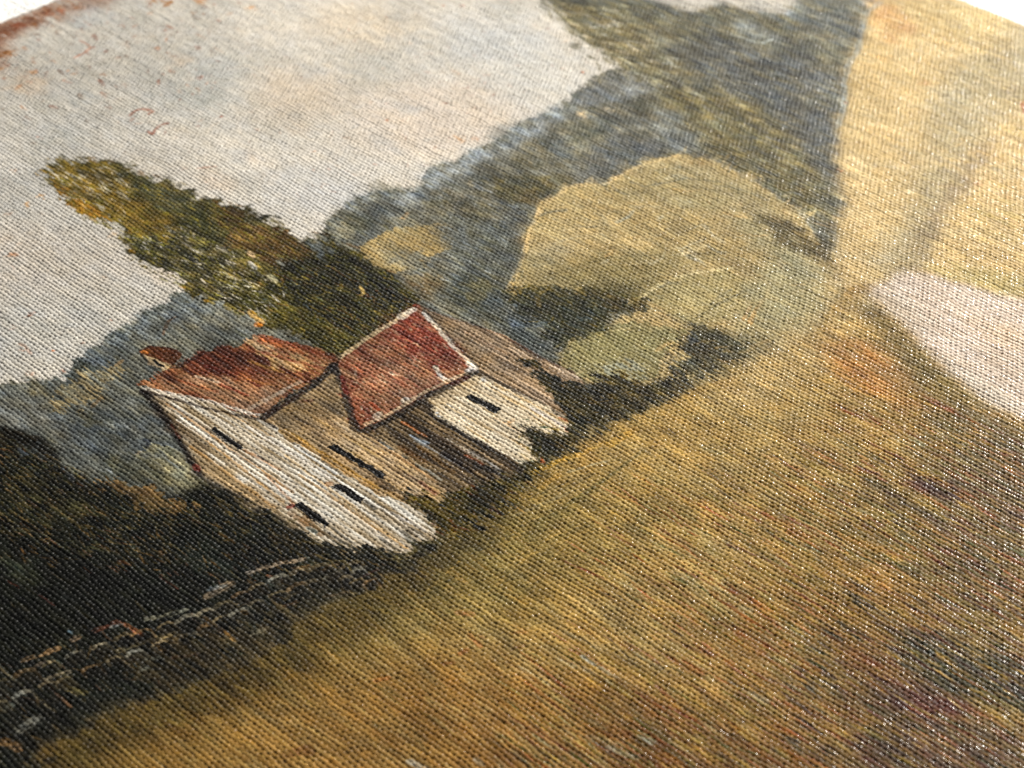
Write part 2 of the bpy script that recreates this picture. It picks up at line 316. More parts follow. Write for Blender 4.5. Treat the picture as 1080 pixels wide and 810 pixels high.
fill([(690, 110), (725, 130), (745, 150), (735, 165), (705, 150)], [(130, 138, 138)], 'rag', soft=.6, alpha=.5)
scatter(FO, 2400, [(66, 66, 58), (124, 116, 74), (92, 96, 96), (140, 134, 108), (80, 70, 40), (110, 116, 118)], (1.2, 5), (.15, .6), 84, 14, (.2, .6), 44)
scatter([(575, 0), (660, 10), (720, 70), (690, 95), (610, 40)], 200, [(190, 184, 166), (90, 84, 50), (150, 140, 100)], (.8, 3), (.2, .6), 80, 25, (.3, .7), 45)
line([(770, 35), (800, 45), (815, 42)], 3, (180, 186, 180), .6); line([(722, 92), (734, 98), (742, 104)], 5, (190, 182, 150), .5)
for k in range(16):
    line([(572 + k * 5.5, 2 + k * 4.3), (582 + k * 5.5, 7 + k * 4.6)], 3.5, [(150, 138, 96), (104, 98, 66), (200, 192, 176)][k % 3], .7)

fringe(FO[1:9], 110, [(96, 92, 66), (120, 112, 76), (80, 78, 56), (140, 132, 100)], ln=(6, 16), w=(2, 4.5), off=5, seed=103)
fringe(FO[8:15], 90, [(96, 92, 60), (120, 110, 66), (84, 84, 66)], ln=(6, 16), w=(2, 4), off=4, seed=104)
# ---- yellow bushes and fields in the middle
BU = [(535, 308), (545, 290), (553, 268), (557, 248), (561, 238), (567, 233), (568, 219), (577, 210), (600, 197), (623, 193), (637, 195), (653, 186), (673, 173), (693, 167), (720, 162), (745, 168), (775, 180), (802, 196), (832, 217), (852, 237), (868, 262), (884, 285), (884, 320), (866, 345), (830, 372),
      (790, 388), (740, 402), (690, 405), (640, 408), (598, 398), (588, 378), (602, 360), (640, 345), (672, 330), (660, 318), (600, 312)]
fill(BU, [(146, 126, 78), (168, 148, 98), (186, 164, 112), (196, 176, 130)], 'brush', region=BUSH, gain=.55, soft=.2)
fill([(558, 242), (578, 212), (620, 195), (640, 200), (610, 225), (590, 262), (560, 300), (540, 304), (550, 270)], [(196, 174, 124), (180, 160, 106)], 'rag', soft=.5, alpha=.7)
fill([(653, 190), (700, 170), (760, 180), (800, 200), (820, 230), (760, 225), (700, 215), (640, 215)], [(166, 154, 108), (156, 146, 116)], 'rag', soft=.8, alpha=.6)
fill([(590, 280), (700, 262), (770, 262), (700, 292), (680, 312), (600, 305), (560, 300)], [(150, 134, 78), (134, 122, 78)], 'rag', soft=.7, alpha=.7)
fill([(560, 262), (610, 240), (602, 262), (590, 280), (600, 300), (570, 302)], [(168, 166, 148), (184, 170, 130)], 'rag', soft=.6, alpha=.5)
fill([(776, 300), (800, 276), (832, 262), (868, 285), (866, 340), (830, 370), (790, 362), (772, 340)], [(154, 144, 102), (172, 160, 116), (150, 146, 118)], 'rag', soft=.5, alpha=.8)
fill([(676, 312), (692, 302), (720, 292), (770, 282), (785, 300), (775, 335), (740, 345), (700, 330)], [(176, 162, 110), (150, 136, 84)], 'brush', soft=.2, alpha=.8)
line([(678, 312), (700, 300), (722, 290), (770, 282)], 3, (196, 180, 128), .7)
fill([(790, 226), (812, 226), (836, 234), (862, 250), (880, 278), (856, 274), (826, 262), (808, 246)], [(62, 54, 26), (84, 74, 36), (100, 90, 50)], 'rag', soft=.25, alpha=.9)
fill([(770, 228), (792, 228), (820, 258), (860, 280), (820, 276), (790, 262)], [(140, 140, 110)], 'rag', soft=.6, alpha=.5)
line([(664, 192), (680, 197), (720, 188), (760, 192)], 2.4, (110, 108, 90), .7); line([(645, 196), (655, 204), (664, 206)], 2.4, (96, 96, 84), .7)
line([(690, 180), (720, 176)], 2, (130, 124, 92), .6); line([(650, 235), (664, 228), (668, 222)], 3, (170, 176, 164), .6)
fill([(534, 306), (560, 300), (600, 304), (640, 306), (678, 312), (676, 326), (640, 346), (610, 362), (590, 368), (566, 352), (545, 334)], [(44, 48, 36), (66, 68, 50), (94, 88, 50)], 'rag', alpha=.95, dry=.08, region=SHRUB)
fill([(536, 330), (548, 326), (566, 334), (574, 346), (560, 348), (540, 342)], [(104, 114, 124), (84, 92, 94)], 'rag', alpha=.75, dry=.3)
fill([(590, 378), (602, 364), (628, 350), (650, 342), (672, 340), (700, 344), (722, 350), (700, 380), (690, 398), (650, 404), (612, 398)], [(116, 106, 64), (134, 126, 80), (146, 140, 100)], 'brush', alpha=.9)
fill([(720, 340), (742, 347), (767, 360), (792, 377), (762, 392), (724, 402), (704, 394), (716, 366)], [(40, 42, 34), (66, 62, 40), (90, 90, 76)], 'rag', alpha=.95, region=SHRUB, dry=.05)
fill([(722, 352), (736, 356), (744, 366), (730, 372)], [(96, 104, 110)], 'rag', alpha=.6)
fill([(640, 312), (652, 300), (676, 304), (664, 330), (648, 340)], [(84, 74, 38), (110, 92, 50)], 'rag', alpha=.7)
fill([(775, 374), (800, 356), (826, 360), (806, 374), (796, 384)], [(78, 78, 54), (110, 100, 66)], 'rag', alpha=.8)
fill([(640, 390), (662, 382), (672, 394), (655, 402)], [(150, 156, 144)], 'rag', alpha=.6)
line([(790, 342), (796, 328), (806, 316)], 3.2, (196, 150, 74), .8); line([(783, 338), (792, 322)], 2.5, (186, 142, 76), .6); line([(690, 314), (712, 290)], 2, (180, 160, 110), .7)
line([(748, 322), (760, 312), (772, 304)], 2.4, (92, 100, 96), .8); line([(744, 326), (756, 320)], 2.4, (92, 92, 76), .7); line([(735, 340), (760, 326), (776, 322)], 2.4, (198, 184, 146), .6)
line([(800, 290), (812, 302), (806, 318)], 3, (196, 170, 112), .5)
scatter(BU, 1700, [(190, 174, 124), (140, 124, 72), (164, 152, 112), (120, 110, 70), (176, 172, 144), (170, 136, 76)], (.6, 3.2), (.12, .4), 80, 28, (.15, .5), 46)
scatter([(535, 308), (680, 312), (610, 362), (566, 352)], 260, [(30, 32, 24), (110, 100, 52), (80, 90, 90), (60, 66, 44)], (.6, 2.4), (.12, .35), 82, 25, (.4, .9), 47)
for k in range(150):
    R = np.random.RandomState(5000 + k); x, y = R.uniform(550, 860), R.uniform(175, 380)
    if (x - 560) * .5 + 172 > y + 120 and False: continue
    cx = x - 700; th = R.uniform(-1.1, .3) if cx < 0 else R.uniform(-.6, .9); L = R.uniform(8, 34)
    m_ = 240 - abs(x - 710) * .35
    if y < 182 + abs(x - 715) * .28 or y > 385 - abs(x - 760) * .1 or (x < 690 and y > 300): continue
    line([(x, y), (x + math.cos(th) * L * .5, y + math.sin(th) * L * .5 + R.normal()), (x + math.cos(th) * L, y + math.sin(th) * L * .8)], R.uniform(1.4, 3.6), [(206, 188, 142), (120, 104, 62), (184, 176, 148), (150, 128, 74), (192, 160, 100), (112, 110, 92)][k % 6], R.uniform(.3, .75))
line([(537, 305), (545, 290), (554, 266), (559, 240), (567, 233), (568, 220), (577, 210), (600, 197), (625, 193)], 3.4, (196, 172, 118), .7)

fringe(BU[:20], 150, [(190, 168, 116), (160, 144, 96), (112, 110, 80), (206, 188, 142)], ln=(4, 12), ang=-10, jit=50, off=3, seed=105)
fringe(BU[20:32], 120, [(150, 140, 100), (104, 98, 62), (176, 160, 114), (84, 80, 54)], ln=(4, 14), ang=-10, jit=40, off=5, seed=106)
fringe([(534, 308), (600, 306), (678, 314), (640, 346), (604, 364), (590, 376)], 110, [(60, 62, 44), (96, 90, 54), (140, 126, 80), (44, 48, 36)], ang=0, jit=50, off=3.5, seed=107)
fringe([(704, 394), (722, 345), (760, 358), (792, 378), (760, 394)], 60, [(50, 50, 38), (96, 90, 60), (130, 118, 80)], ang=0, jit=50, off=3.5, seed=108)
fill([(560, 262), (620, 280), (700, 276), (700, 292), (676, 312), (600, 304), (548, 300)], [(118, 108, 62), (136, 122, 74)], 'rag', soft=.7, alpha=.5)
fill([(700, 300), (740, 292), (776, 300), (772, 330), (736, 340), (704, 328)], [(186, 172, 122), (160, 146, 96)], 'rag', soft=.4, alpha=.6)
fill([(780, 300), (804, 282), (836, 276), (860, 292), (860, 330), (836, 352), (800, 350)], [(170, 162, 124), (148, 140, 100)], 'rag', soft=.5, alpha=.55)
fill([(600, 372), (630, 354), (680, 350), (700, 362), (670, 372), (620, 384)], [(156, 148, 98), (140, 132, 84)], 'rag', soft=.4, alpha=.6)
for pts, w, c, al in [([(676, 314), (692, 302), (712, 293), (740, 287), (775, 282)], 3, (204, 188, 140), .85), ([(775, 282), (792, 290), (800, 306)], 2, (170, 156, 116), .6), ([(596, 378), (612, 362), (640, 350), (672, 344), (700, 348)], 2.4, (176, 162, 112), .7), ([(553, 268), (560, 240), (572, 218), (600, 198), (640, 194), (676, 174), (716, 163)], 3, (210, 186, 134), .85),
        ([(640, 200), (664, 206), (720, 196), (790, 206)], 2, (116, 108, 76), .6), ([(580, 290), (640, 272), (700, 268), (760, 274)], 2.4, (112, 102, 62), .5), ([(800, 262), (830, 268), (858, 286)], 2.4, (188, 174, 130), .6), ([(730, 338), (762, 318), (800, 300)], 2.2, (92, 88, 62), .6), ([(842, 262), (866, 290), (866, 330), (836, 362)], 4, (176, 164, 124), .5)]:
    line(pts, w, c, al, br=.35)
fill([(600, 300), (680, 296), (672, 312), (610, 310)], [(110, 100, 54), (90, 84, 48)], 'rag', soft=.5, alpha=.6)
fill([(700, 330), (760, 352), (810, 352), (790, 376), (740, 360)], [(104, 98, 66), (122, 116, 82)], 'rag', soft=.5, alpha=.6)
# ---- the yellow slope top right
CO = [(882, 300), (884, 285), (880, 262), (884, 240), (890, 213), (887, 187), (883, 157), (885, 133), (893, 110), (892, 87), (897, 67), (907, 50), (910, 33), (917, 10), (930, -10), (960, -90), (1300, -90), (1300, 340), (1080, 318), (1010, 298), (975, 290), (930, 300), (905, 315)]
fill(CO, [(184, 160, 108), (196, 172, 122), (204, 182, 136)], 'brush', soft=.7, region=FIELD, gain=.6)
fill([(1035, 40), (1085, 50), (1110, 80), (1085, 112), (1055, 130), (1030, 165), (1008, 205), (984, 244), (962, 280), (934, 292), (916, 296), (922, 270), (945, 235), (968, 196), (978, 150), (980, 110), (1000, 66)], [(150, 138, 108), (166, 152, 114), (160, 152, 130)], 'rag', soft=1.3, alpha=.85)
fill([(950, -20), (1010, -10), (1075, 30), (1040, 60), (1005, 40), (960, 30), (930, 30)], [(172, 150, 100), (196, 176, 126)], 'rag', soft=.9, alpha=.7)
fill([(918, 0), (950, 5), (962, 30), (940, 48), (925, 36)], [(190, 136, 80), (196, 158, 98)], 'rag', soft=.5, alpha=.7)
fill([(1062, 28), (1110, 20), (1110, 90), (1075, 80)], [(168, 158, 130)], 'rag', soft=.8, alpha=.6)
fill([(1042, 146), (1050, 152), (1024, 190), (1000, 228), (980, 252), (966, 264), (972, 246), (994, 214), (1016, 178)], [(118, 102, 84), (140, 120, 92)], 'rag', soft=.45, alpha=.75)
fill([(940, 284), (975, 240), (984, 256), (972, 286), (950, 296)], [(128, 112, 84), (150, 134, 96)], 'rag', soft=.6, alpha=.7)
fill([(1085, 112), (1060, 134), (1040, 160), (1016, 204), (990, 246), (972, 284), (1010, 294), (1080, 312), (1160, 330), (1160, 100)], [(184, 160, 108), (196, 170, 120), (184, 162, 98)], 'rag', soft=.4, alpha=.85)
fill([(972, 280), (1010, 278), (1090, 292), (1090, 322), (1010, 300), (972, 292)], [(164, 148, 92), (184, 166, 104)], 'rag', soft=.6, alpha=.8)
line([(1078, 108), (1084, 122)], 6, (170, 84, 50), .8); dabs([(1030, 194, 6, (196, 140, 90), .5), (1064, 208, 6, (204, 158, 90), .6), (892, 108, 4, (180, 110, 60), .7), (887, 180, 4, (196, 130, 70), .6), (912, 240, 5, (200, 146, 84), .5), (972, 88, 10, (196, 150, 90), .5), (935, 60, 12, (214, 176, 110), .5)], 10)
scatter(CO, 1500, [(216, 196, 150), (188, 166, 116), (206, 176, 118), (176, 166, 136), (222, 204, 166)], (1.5, 6), (.3, .9), 72, 25, (.1, .4), 48)
line([(930, 2), (915, 12), (908, 34), (905, 52), (895, 68), (890, 88), (891, 112), (883, 134)], 5, (140, 150, 150), .5)

# ---- meadow, all the ground below
ME = [(-600, 1100), (-60, 850), (20, 815), (46, 793), (74, 771), (118, 752), (154, 734), (200, 724), (240, 708), (267, 700), (290, 678), (319, 649), (347, 638), (380, 626), (410, 606), (440, 590), (470, 568), (500, 552), (525, 540), (545, 520), (565, 500), (590, 484), (625, 462), (660, 440), (700, 425), (745, 405),
      (790, 388), (830, 370), (866, 343), (884, 312), (905, 300), (930, 300), (975, 290), (1010, 298), (1080, 318), (1300, 360), (1300, 1200)]
fill(ME, [(136, 108, 54), (156, 128, 70), (168, 140, 82), (176, 150, 94)], 'brush', soft=.45, region=MEADOW, gain=.6)
fill([(40, 800), (160, 730), (280, 690), (380, 625), (470, 568), (560, 505), (600, 480), (560, 560), (470, 640), (380, 700), (240, 745), (120, 790), (40, 850)], [(92, 78, 34), (118, 100, 46), (110, 98, 52)], 'rag', soft=2.0, alpha=.9)
fill([(380, 628), (450, 580), (530, 530), (560, 540), (500, 590), (430, 640), (370, 660)], [(74, 66, 32), (98, 88, 44)], 'rag', soft=1.4, alpha=.75)
fill([(440, 590), (520, 545), (610, 520), (590, 580), (520, 640), (450, 680), (400, 690), (400, 650)], [(120, 106, 60), (140, 122, 72)], 'rag', soft=2., alpha=.6)
fill([(380, 700), (520, 690), (700, 720), (800, 800), (800, 900), (300, 900), (300, 760)], [(118, 84, 34), (142, 104, 48), (150, 116, 60)], 'rag', soft=3., alpha=.8)
fill([(120, 790), (300, 740), (420, 760), (400, 860), (60, 860)], [(126, 96, 46), (146, 114, 62)], 'rag', soft=2.5, alpha=.7)
fill([(620, 580), (720, 540), (800, 600), (780, 680), (690, 700), (620, 660)], [(166, 138, 84), (158, 140, 92)], 'rag', soft=2.5, alpha=.6)
fill([(600, 465), (700, 425), (800, 385), (880, 330), (900, 360), (860, 440), (760, 520), (660, 520)], [(176, 152, 98), (168, 142, 84)], 'rag', soft=2., alpha=.6)
fill([(760, 440), (860, 430), (930, 480), (930, 560), (840, 560), (770, 500)], [(158, 140, 96), (150, 128, 76)], 'rag', soft=2., alpha=.5)
fill([(780, 640), (900, 620), (980, 680), (980, 800), (860, 850), (760, 760)], [(120, 84, 40), (134, 100, 46), (124, 110, 56)], 'rag', soft=2.2, alpha=.75)
fill([(640, 740), (760, 750), (900, 830), (880, 900), (600, 900)], [(96, 64, 26), (124, 86, 38)], 'rag', soft=2., alpha=.8)
fill([(880, 540), (980, 520), (1080, 560), (1080, 680), (980, 660), (900, 620)], [(132, 108, 48), (112, 100, 46), (124, 88, 52)], 'rag', soft=2., alpha=.75)
fill([(862, 366), (890, 358), (925, 366), (945, 390), (1000, 430), (1010, 446), (960, 430), (920, 414), (880, 396)], [(158, 104, 48), (176, 122, 56), (160, 130, 76)], 'rag', soft=.9, alpha=.8)
fill([(900, 372), (930, 368), (938, 392), (914, 396)], [(150, 96, 44)], 'rag', soft=.8, alpha=.4)
fill([(905, 312), (926, 306), (946, 326), (974, 364), (1010, 402), (1050, 436), (1090, 468), (1090, 540), (1040, 500), (980, 450), (950, 410), (924, 366)], [(104, 90, 50), (122, 108, 62), (104, 88, 60)], 'rag', soft=.9, alpha=.85)
fill([(960, 430), (1020, 420), (1100, 480), (1100, 600), (1040, 560), (980, 510)], [(96, 84, 52), (114, 96, 58), (84, 74, 52)], 'rag', soft=1.5, alpha=.8)
fill([(955, 500), (985, 500), (1012, 520), (1010, 532), (975, 520)], [(72, 46, 44), (60, 50, 44)], 'rag', soft=.4, alpha=.85)
fill([(912, 490), (945, 512), (975, 540), (1040, 560), (990, 556), (930, 528)], [(66, 58, 36), (100, 84, 48)], 'rag', soft=.5, alpha=.7)
fill([(935, 656), (970, 664), (1010, 690), (1060, 705), (1090, 720), (1090, 752), (1020, 738), (975, 712), (945, 690)], [(44, 48, 38), (58, 62, 46), (70, 66, 46)], 'rag', soft=.9, alpha=.88)
fill([(935, 715), (970, 722), (1010, 740), (1040, 760), (1100, 770), (1100, 850), (900, 850), (890, 800), (920, 760), (880, 730)], [(80, 56, 44), (92, 76, 52), (74, 40, 38)], 'rag', soft=1.2, alpha=.8)
fill([(960, 734), (1000, 738), (1012, 756), (985, 762)], [(98, 40, 34)], 'rag', soft=.7, alpha=.8)
fill([(1050, 690), (1095, 700), (1095, 728), (1060, 716)], [(110, 44, 38)], 'rag', soft=.7, alpha=.8)
fill([(930, 690), (960, 690), (968, 706), (944, 706)], [(84, 56, 50)], 'rag', soft=.5, alpha=.7)
fill([(1000, 560), (1095, 590), (1095, 650), (1040, 640), (980, 610)], [(90, 76, 54), (104, 84, 56)], 'rag', soft=1.2, alpha=.6)
fill([(1040, 490), (1100, 500), (1100, 560), (1050, 540)], [(96, 80, 60), (84, 60, 56)], 'rag', soft=1.2, alpha=.7)
fill([(800, 590), (850, 590), (920, 640), (900, 660), (850, 640)], [(150, 116, 50), (134, 110, 44)], 'rag', soft=1.2, alpha=.6)
fill([(470, 640), (520, 650), (560, 668), (520, 690), (470, 684)], [(150, 134, 96), (156, 130, 80)], 'rag', soft=1.2, alpha=.5)
scatter(ME, 7000, [(176, 152, 98), (150, 122, 66), (134, 104, 50), (190, 168, 118), (160, 140, 92), (124, 100, 48)], (1.2, 6), (.15, .6), 88, 12, (.12, .42), 49)
scatter([(640, 560), (1090, 420), (1090, 830), (500, 830)], 1500, [(150, 104, 44), (120, 92, 40), (176, 140, 70), (96, 70, 40), (150, 134, 80), (168, 160, 128), (128, 116, 50)], (1.5, 7), (.15, .55), 88, 8, (.2, .65), 50)
scatter([(880, 520), (1090, 460), (1090, 830), (780, 830)], 1100, [(70, 52, 40), (60, 62, 46), (104, 60, 40), (150, 110, 50), (120, 110, 56), (84, 72, 48)], (1.2, 5), (.15, .5), 88, 8, (.25, .7), 51)
scatter([(540, 770), (900, 770), (900, 820), (540, 820)], 130, [(70, 46, 24), (40, 34, 26), (170, 150, 110), (150, 90, 40)], (2, 6), (.2, .5), 88, 8, (.4, .8), 52)
scatter([(60, 800), (380, 640), (560, 520), (520, 600), (250, 740)], 700, [(78, 66, 30), (120, 104, 54), (134, 110, 60), (60, 54, 28)], (1, 4), (.15, .5), 85, 20, (.2, .55), 53)
for a, b, w, c, al in [((480, 645), (500, 648), 4, (150, 82, 44), .6), ((494, 668), (508, 682), 3, (150, 84, 44), .65), ((505, 670), (512, 672), 2.5, (150, 90, 50), .5), ((484, 690), (494, 684), 3, (150, 92, 50), .6), ((465, 700), (480, 698), 2.2, (130, 84, 40), .7),
        ((540, 668), (556, 666), 2.4, (130, 84, 40), .7), ((538, 686), (554, 680), 2.4, (124, 82, 42), .6), ((600, 685), (612, 692), 2.4, (150, 84, 40), .7), ((612, 692), (628, 702), 2.4, (170, 172, 160), .7), ((630, 704), (652, 716), 2, (164, 160, 136), .7),
        ((674, 738), (700, 748), 3, (120, 72, 30), .7), ((640, 788), (672, 800), 4, (164, 164, 150), .6), ((674, 776), (690, 784), 3, (168, 168, 150), .6), ((655, 772), (664, 776), 5, (120, 70, 30), .7), ((430, 802), (450, 812), 4, (170, 166, 150), .6), ((500, 800), (510, 808), 4, (140, 140, 128), .6),
        ((780, 640), (794, 644), 3, (168, 160, 130), .6), ((800, 687), (806, 690), 5, (160, 96, 44), .7), ((780, 648), (840, 684), 3, (130, 76, 34), .5), ((790, 730), (812, 742), 3.5, (160, 164, 148), .5), ((765, 762), (780, 768), 5, (104, 60, 34), .7), ((920, 612), (940, 620), 3.5, (168, 110, 60), .6),
        ((880, 600), (920, 622), 3, (176, 160, 110), .5), ((830, 560), (856, 566), 4, (150, 84, 34), .5), ((900, 494), (930, 500), 4, (160, 100, 46), .5), ((960, 462), (975, 470), 4, (160, 166, 140), .6), ((985, 510), (1010, 522), 5, (96, 40, 40), .6), ((880, 560), (950, 590), 5, (176, 130, 56), .5),
        ((180, 630), (184, 634), 3, (150, 110, 60), .6), ((560, 700), (600, 700), 4, (164, 140, 88), .4), ((740, 470), (760, 480), 4, (120, 116, 84), .5), ((640, 480), (700, 470), 3, (150, 124, 76), .5), ((395, 718), (412, 714), 3, (170, 110, 56), .5), ((300, 795), (330, 790), 7, (104, 66, 30), .6),
        ((560, 500), (600, 482), 4, (196, 156, 60), .8), ((600, 484), (640, 466), 3.5, (200, 164, 84), .7), ((568, 516), (590, 500), 4, (190, 148, 56), .5), ((640, 470), (672, 452), 5, (190, 150, 60), .6), ((600, 498), (640, 486), 2, (170, 166, 140), .6), ((585, 520), (628, 500), 2, (90, 76, 40), .5),
        ((540, 545), (600, 520), 2.4, (160, 150, 120), .5), ((545, 558), (600, 536), 2.4, (80, 70, 36), .5), ((470, 600), (540, 560), 2.4, (90, 82, 44), .5), ((480, 620), (530, 600), 2.2, (160, 146, 100), .5), ((440, 640), (520, 600), 3, (150, 130, 84), .4), ((425, 700), (470, 690), 3, (150, 120, 70), .4),
        ((540, 604), (600, 596), 2.4, (170, 146, 96), .5), ((560, 610), (582, 606), 4, (180, 140, 76), .4), ((580, 570), (625, 552), 3, (84, 76, 44), .4)]:
    line([a, b], w, c, al)
for k in range(26):                                # sweeping wheel-track marks beside the cottages
    t = k / 25
    line([(520 + t * 90, 596 - t * 60), (560 + t * 80, 556 - t * 50), (620 + t * 60, 520 - t * 46)], 2.0, [(96, 84, 44), (150, 134, 84), (120, 104, 56)][k % 3], .28, seed=k)

fill([(945, 660), (985, 668), (1030, 694), (1090, 712), (1090, 748), (1010, 730), (965, 704)], [(34, 40, 32), (50, 56, 42)], 'rag', soft=.5, alpha=.75)
fill([(950, 728), (990, 730), (1016, 750), (1000, 766), (960, 752)], [(92, 34, 30), (70, 40, 36)], 'rag', soft=.4, alpha=.8)
fill([(905, 775), (960, 765), (1050, 790), (1060, 830), (900, 830)], [(70, 46, 40), (90, 62, 44)], 'rag', soft=.8, alpha=.65)
fill([(952, 498), (990, 502), (1016, 522), (1000, 530), (968, 516)], [(60, 34, 38), (84, 52, 46)], 'rag', soft=.3, alpha=.75)
fill([(880, 590), (960, 610), (1020, 650), (1000, 664), (930, 640), (870, 612)], [(150, 112, 44), (166, 126, 60)], 'rag', soft=.8, alpha=.55)
fill([(870, 372), (905, 362), (930, 372), (960, 400), (1000, 432), (970, 430), (915, 408)], [(156, 110, 56), (170, 128, 70)], 'rag', soft=.7, alpha=.35, dry=.2)
fill([(820, 372), (868, 336), (900, 305), (930, 300), (925, 320), (900, 350), (880, 380), (820, 420), (740, 430), (760, 400)], [(176, 154, 108), (190, 168, 122)], 'rag', soft=1.4, alpha=.6)
fill([(0, 830), (60, 790), (160, 750), (300, 700), (400, 700), (300, 740), (160, 800), (60, 860)], [(92, 70, 32), (112, 90, 44)], 'rag', soft=1.5, alpha=.7)
RT = [(760, 560), (860, 430), (960, 410), (1090, 470), (1090, 830), (640, 830), (700, 720)]
scatter(RT, 520, [(150, 84, 36), (140, 120, 44), (164, 128, 60), (110, 60, 36), (134, 110, 40)], (2, 8), (.2, .8), 88, 7, (.3, .75), 151)
scatter([(900, 620), (1090, 540), (1090, 830), (860, 830), (820, 740)], 420, [(66, 34, 34), (44, 50, 36), (96, 44, 34), (60, 52, 36), (120, 84, 40), (40, 36, 32)], (1.5, 6), (.2, .8), 88, 8, (.35, .85), 152)
scatter([(900, 480), (1090, 450), (1090, 580), (960, 570)], 160, [(74, 44, 46), (60, 54, 44), (110, 84, 50), (52, 44, 40)], (1.5, 6), (.2, .6), 88, 8, (.3, .75), 154)
fill([(430, 640), (520, 560), (640, 500), (720, 520), (640, 600), (520, 680)], [(124, 112, 60), (142, 126, 72)], 'rag', soft=2.5, alpha=.45)
fill([(940, 652), (990, 672), (1095, 716), (1095, 762), (1010, 736), (950, 700)], [(34, 44, 34), (62, 64, 44)], 'rag', soft=.3, alpha=.5, dry=.45)
fill([(930, 716), (1000, 726), (1030, 752), (980, 768), (930, 744)], [(96, 34, 32), (78, 42, 38)], 'rag', soft=.4, alpha=.6, dry=.1)
fill([(870, 676), (930, 690), (960, 716), (900, 706)], [(150, 90, 38)], 'rag', soft=.5, alpha=.5, dry=.1)
scatter([(930, 650), (1095, 700), (1095, 770), (960, 715)], 150, [(96, 84, 44), (40, 48, 36), (130, 110, 56), (84, 44, 38), (60, 66, 44)], (1.5, 6), (.18, .5), 88, 8, (.4, .85), 161)
scatter(ME, 2600, [(190, 162, 100), (112, 88, 42), (168, 132, 66), (132, 118, 62), (176, 146, 84), (96, 76, 38)], (2, 7), (.10, .26), 88, 6, (.3, .75), 162)
scatter([(640, 520), (1090, 440), (1090, 830), (500, 830)], 900, [(160, 96, 40), (88, 96, 46), (120, 60, 40), (170, 140, 66), (70, 60, 40), (150, 126, 60)], (2, 8), (.10, .30), 88, 6, (.4, .85), 163)
for k in range(34):                                 # long bent grass lines sweeping past the cottages
    R = np.random.RandomState(6000 + k); x, y = R.uniform(440, 560), R.uniform(560, 640); L = R.uniform(50, 120)
    line([(x, y), (x + L * .4, y - L * .38), (x + L, y - L * .62)], R.uniform(.9, 1.8), [(74, 66, 34), (168, 150, 98), (104, 92, 48), (190, 160, 92)][k % 4], R.uniform(.25, .6), br=.5)
# ---- pale path
PA = [(918, 306), (934, 294), (950, 289), (975, 290), (1010, 298), (1080, 318), (1300, 380), (1300, 560), (1085, 446), (1050, 426), (1014, 400), (984, 374), (958, 348), (938, 326)]
fill(PA, [(196, 178, 158), (208, 190, 172), (216, 200, 184)], 'brush', soft=.7, region=PATH, gain=.5)
fill([(1020, 330), (1090, 350), (1090, 380), (1040, 360)], [(226, 196, 156)], 'rag', soft=1., alpha=.6)
fill([(918, 308), (940, 296), (955, 310), (985, 350), (960, 345), (936, 326)], [(178, 164, 140)], 'rag', soft=.9, alpha=.55)
fill([(984, 374), (1014, 398), (1050, 424), (1085, 444), (1085, 430), (1040, 404), (1000, 372)], [(196, 188, 172)], 'rag', soft=.6, alpha=.6)
scatter(PA, 500, [(240, 228, 214), (214, 190, 160), (206, 196, 184)], (1.2, 5), (.2, .6), 86, 8, (.15, .45), 54)

# ---- tall tree left of the cottages
TR = [(45, 196), (50, 184), (50, 174), (66, 167), (83, 166), (96, 170), (108, 170), (136, 172), (142, 184), (156, 188), (170, 186), (192, 197), (207, 210), (225, 210), (241, 215), (256, 222), (282, 228), (293, 234), (304, 248), (315, 256), (322, 250), (330, 250), (341, 246), (360, 256), (376, 263), (397, 281), (415, 290),
      (430, 304), (444, 324), (405, 350), (372, 374), (356, 380), (333, 362), (300, 349), (277, 344), (267, 334), (233, 321), (200, 309), (180, 295), (157, 284), (150, 278), (136, 268), (131, 248), (120, 237), (101, 232), (83, 222), (62, 207)]
fill(TR, [(30, 30, 20), (56, 54, 30), (84, 76, 40), (112, 98, 52)], 'rag', region=TREE, soft=.08, alpha=.97, gain=.9, mix=(('fine', .45), ('str', .35), ('mid', .2)), dry=.03)
fill([(48, 190), (60, 170), (100, 170), (140, 190), (200, 220), (180, 260), (120, 236), (70, 208)], [(96, 84, 36), (128, 108, 48), (150, 122, 54)], 'rag', alpha=.75, gain=.9, mix=(('fine', .5), ('str2', .5)), dry=.25)
fill([(50, 192), (70, 205), (100, 224), (120, 232), (100, 234), (72, 216)], [(160, 118, 46), (140, 108, 46)], 'rag', alpha=.85, dry=.25)
fill([(120, 180), (160, 190), (210, 215), (240, 250), (200, 250), (150, 215)], [(38, 44, 28), (62, 62, 40), (60, 70, 66)], 'rag', soft=.4, alpha=.8, dry=.15)
fill([(230, 215), (300, 245), (330, 262), (300, 290), (250, 262)], [(46, 36, 22), (90, 66, 34), (130, 98, 52)], 'rag', alpha=.75, dry=.2)
fill([(310, 270), (360, 262), (400, 285), (440, 322), (400, 348), (350, 345), (300, 320), (280, 290)], [(16, 18, 16), (30, 30, 22), (46, 46, 28)], 'rag', soft=.5, alpha=.9)
fill([(230, 290), (300, 320), (360, 350), (400, 350), (358, 376), (300, 348), (240, 320)], [(32, 32, 18), (70, 66, 28), (96, 88, 36)], 'rag', alpha=.8, dry=.1)
fringe(TR[:26], 200, [(84, 80, 38), (60, 60, 32), (110, 96, 48), (130, 126, 100)], ln=(2, 6), w=(.8, 1.8), off=2.6, ang=30, jit=40, alpha=(.4, .85), seed=181)
fringe(TR[35:], 120, [(104, 96, 40), (84, 82, 40), (130, 112, 56)], ln=(2, 6), w=(.8, 1.8), off=2.6, ang=30, jit=40, alpha=(.4, .85), seed=182)
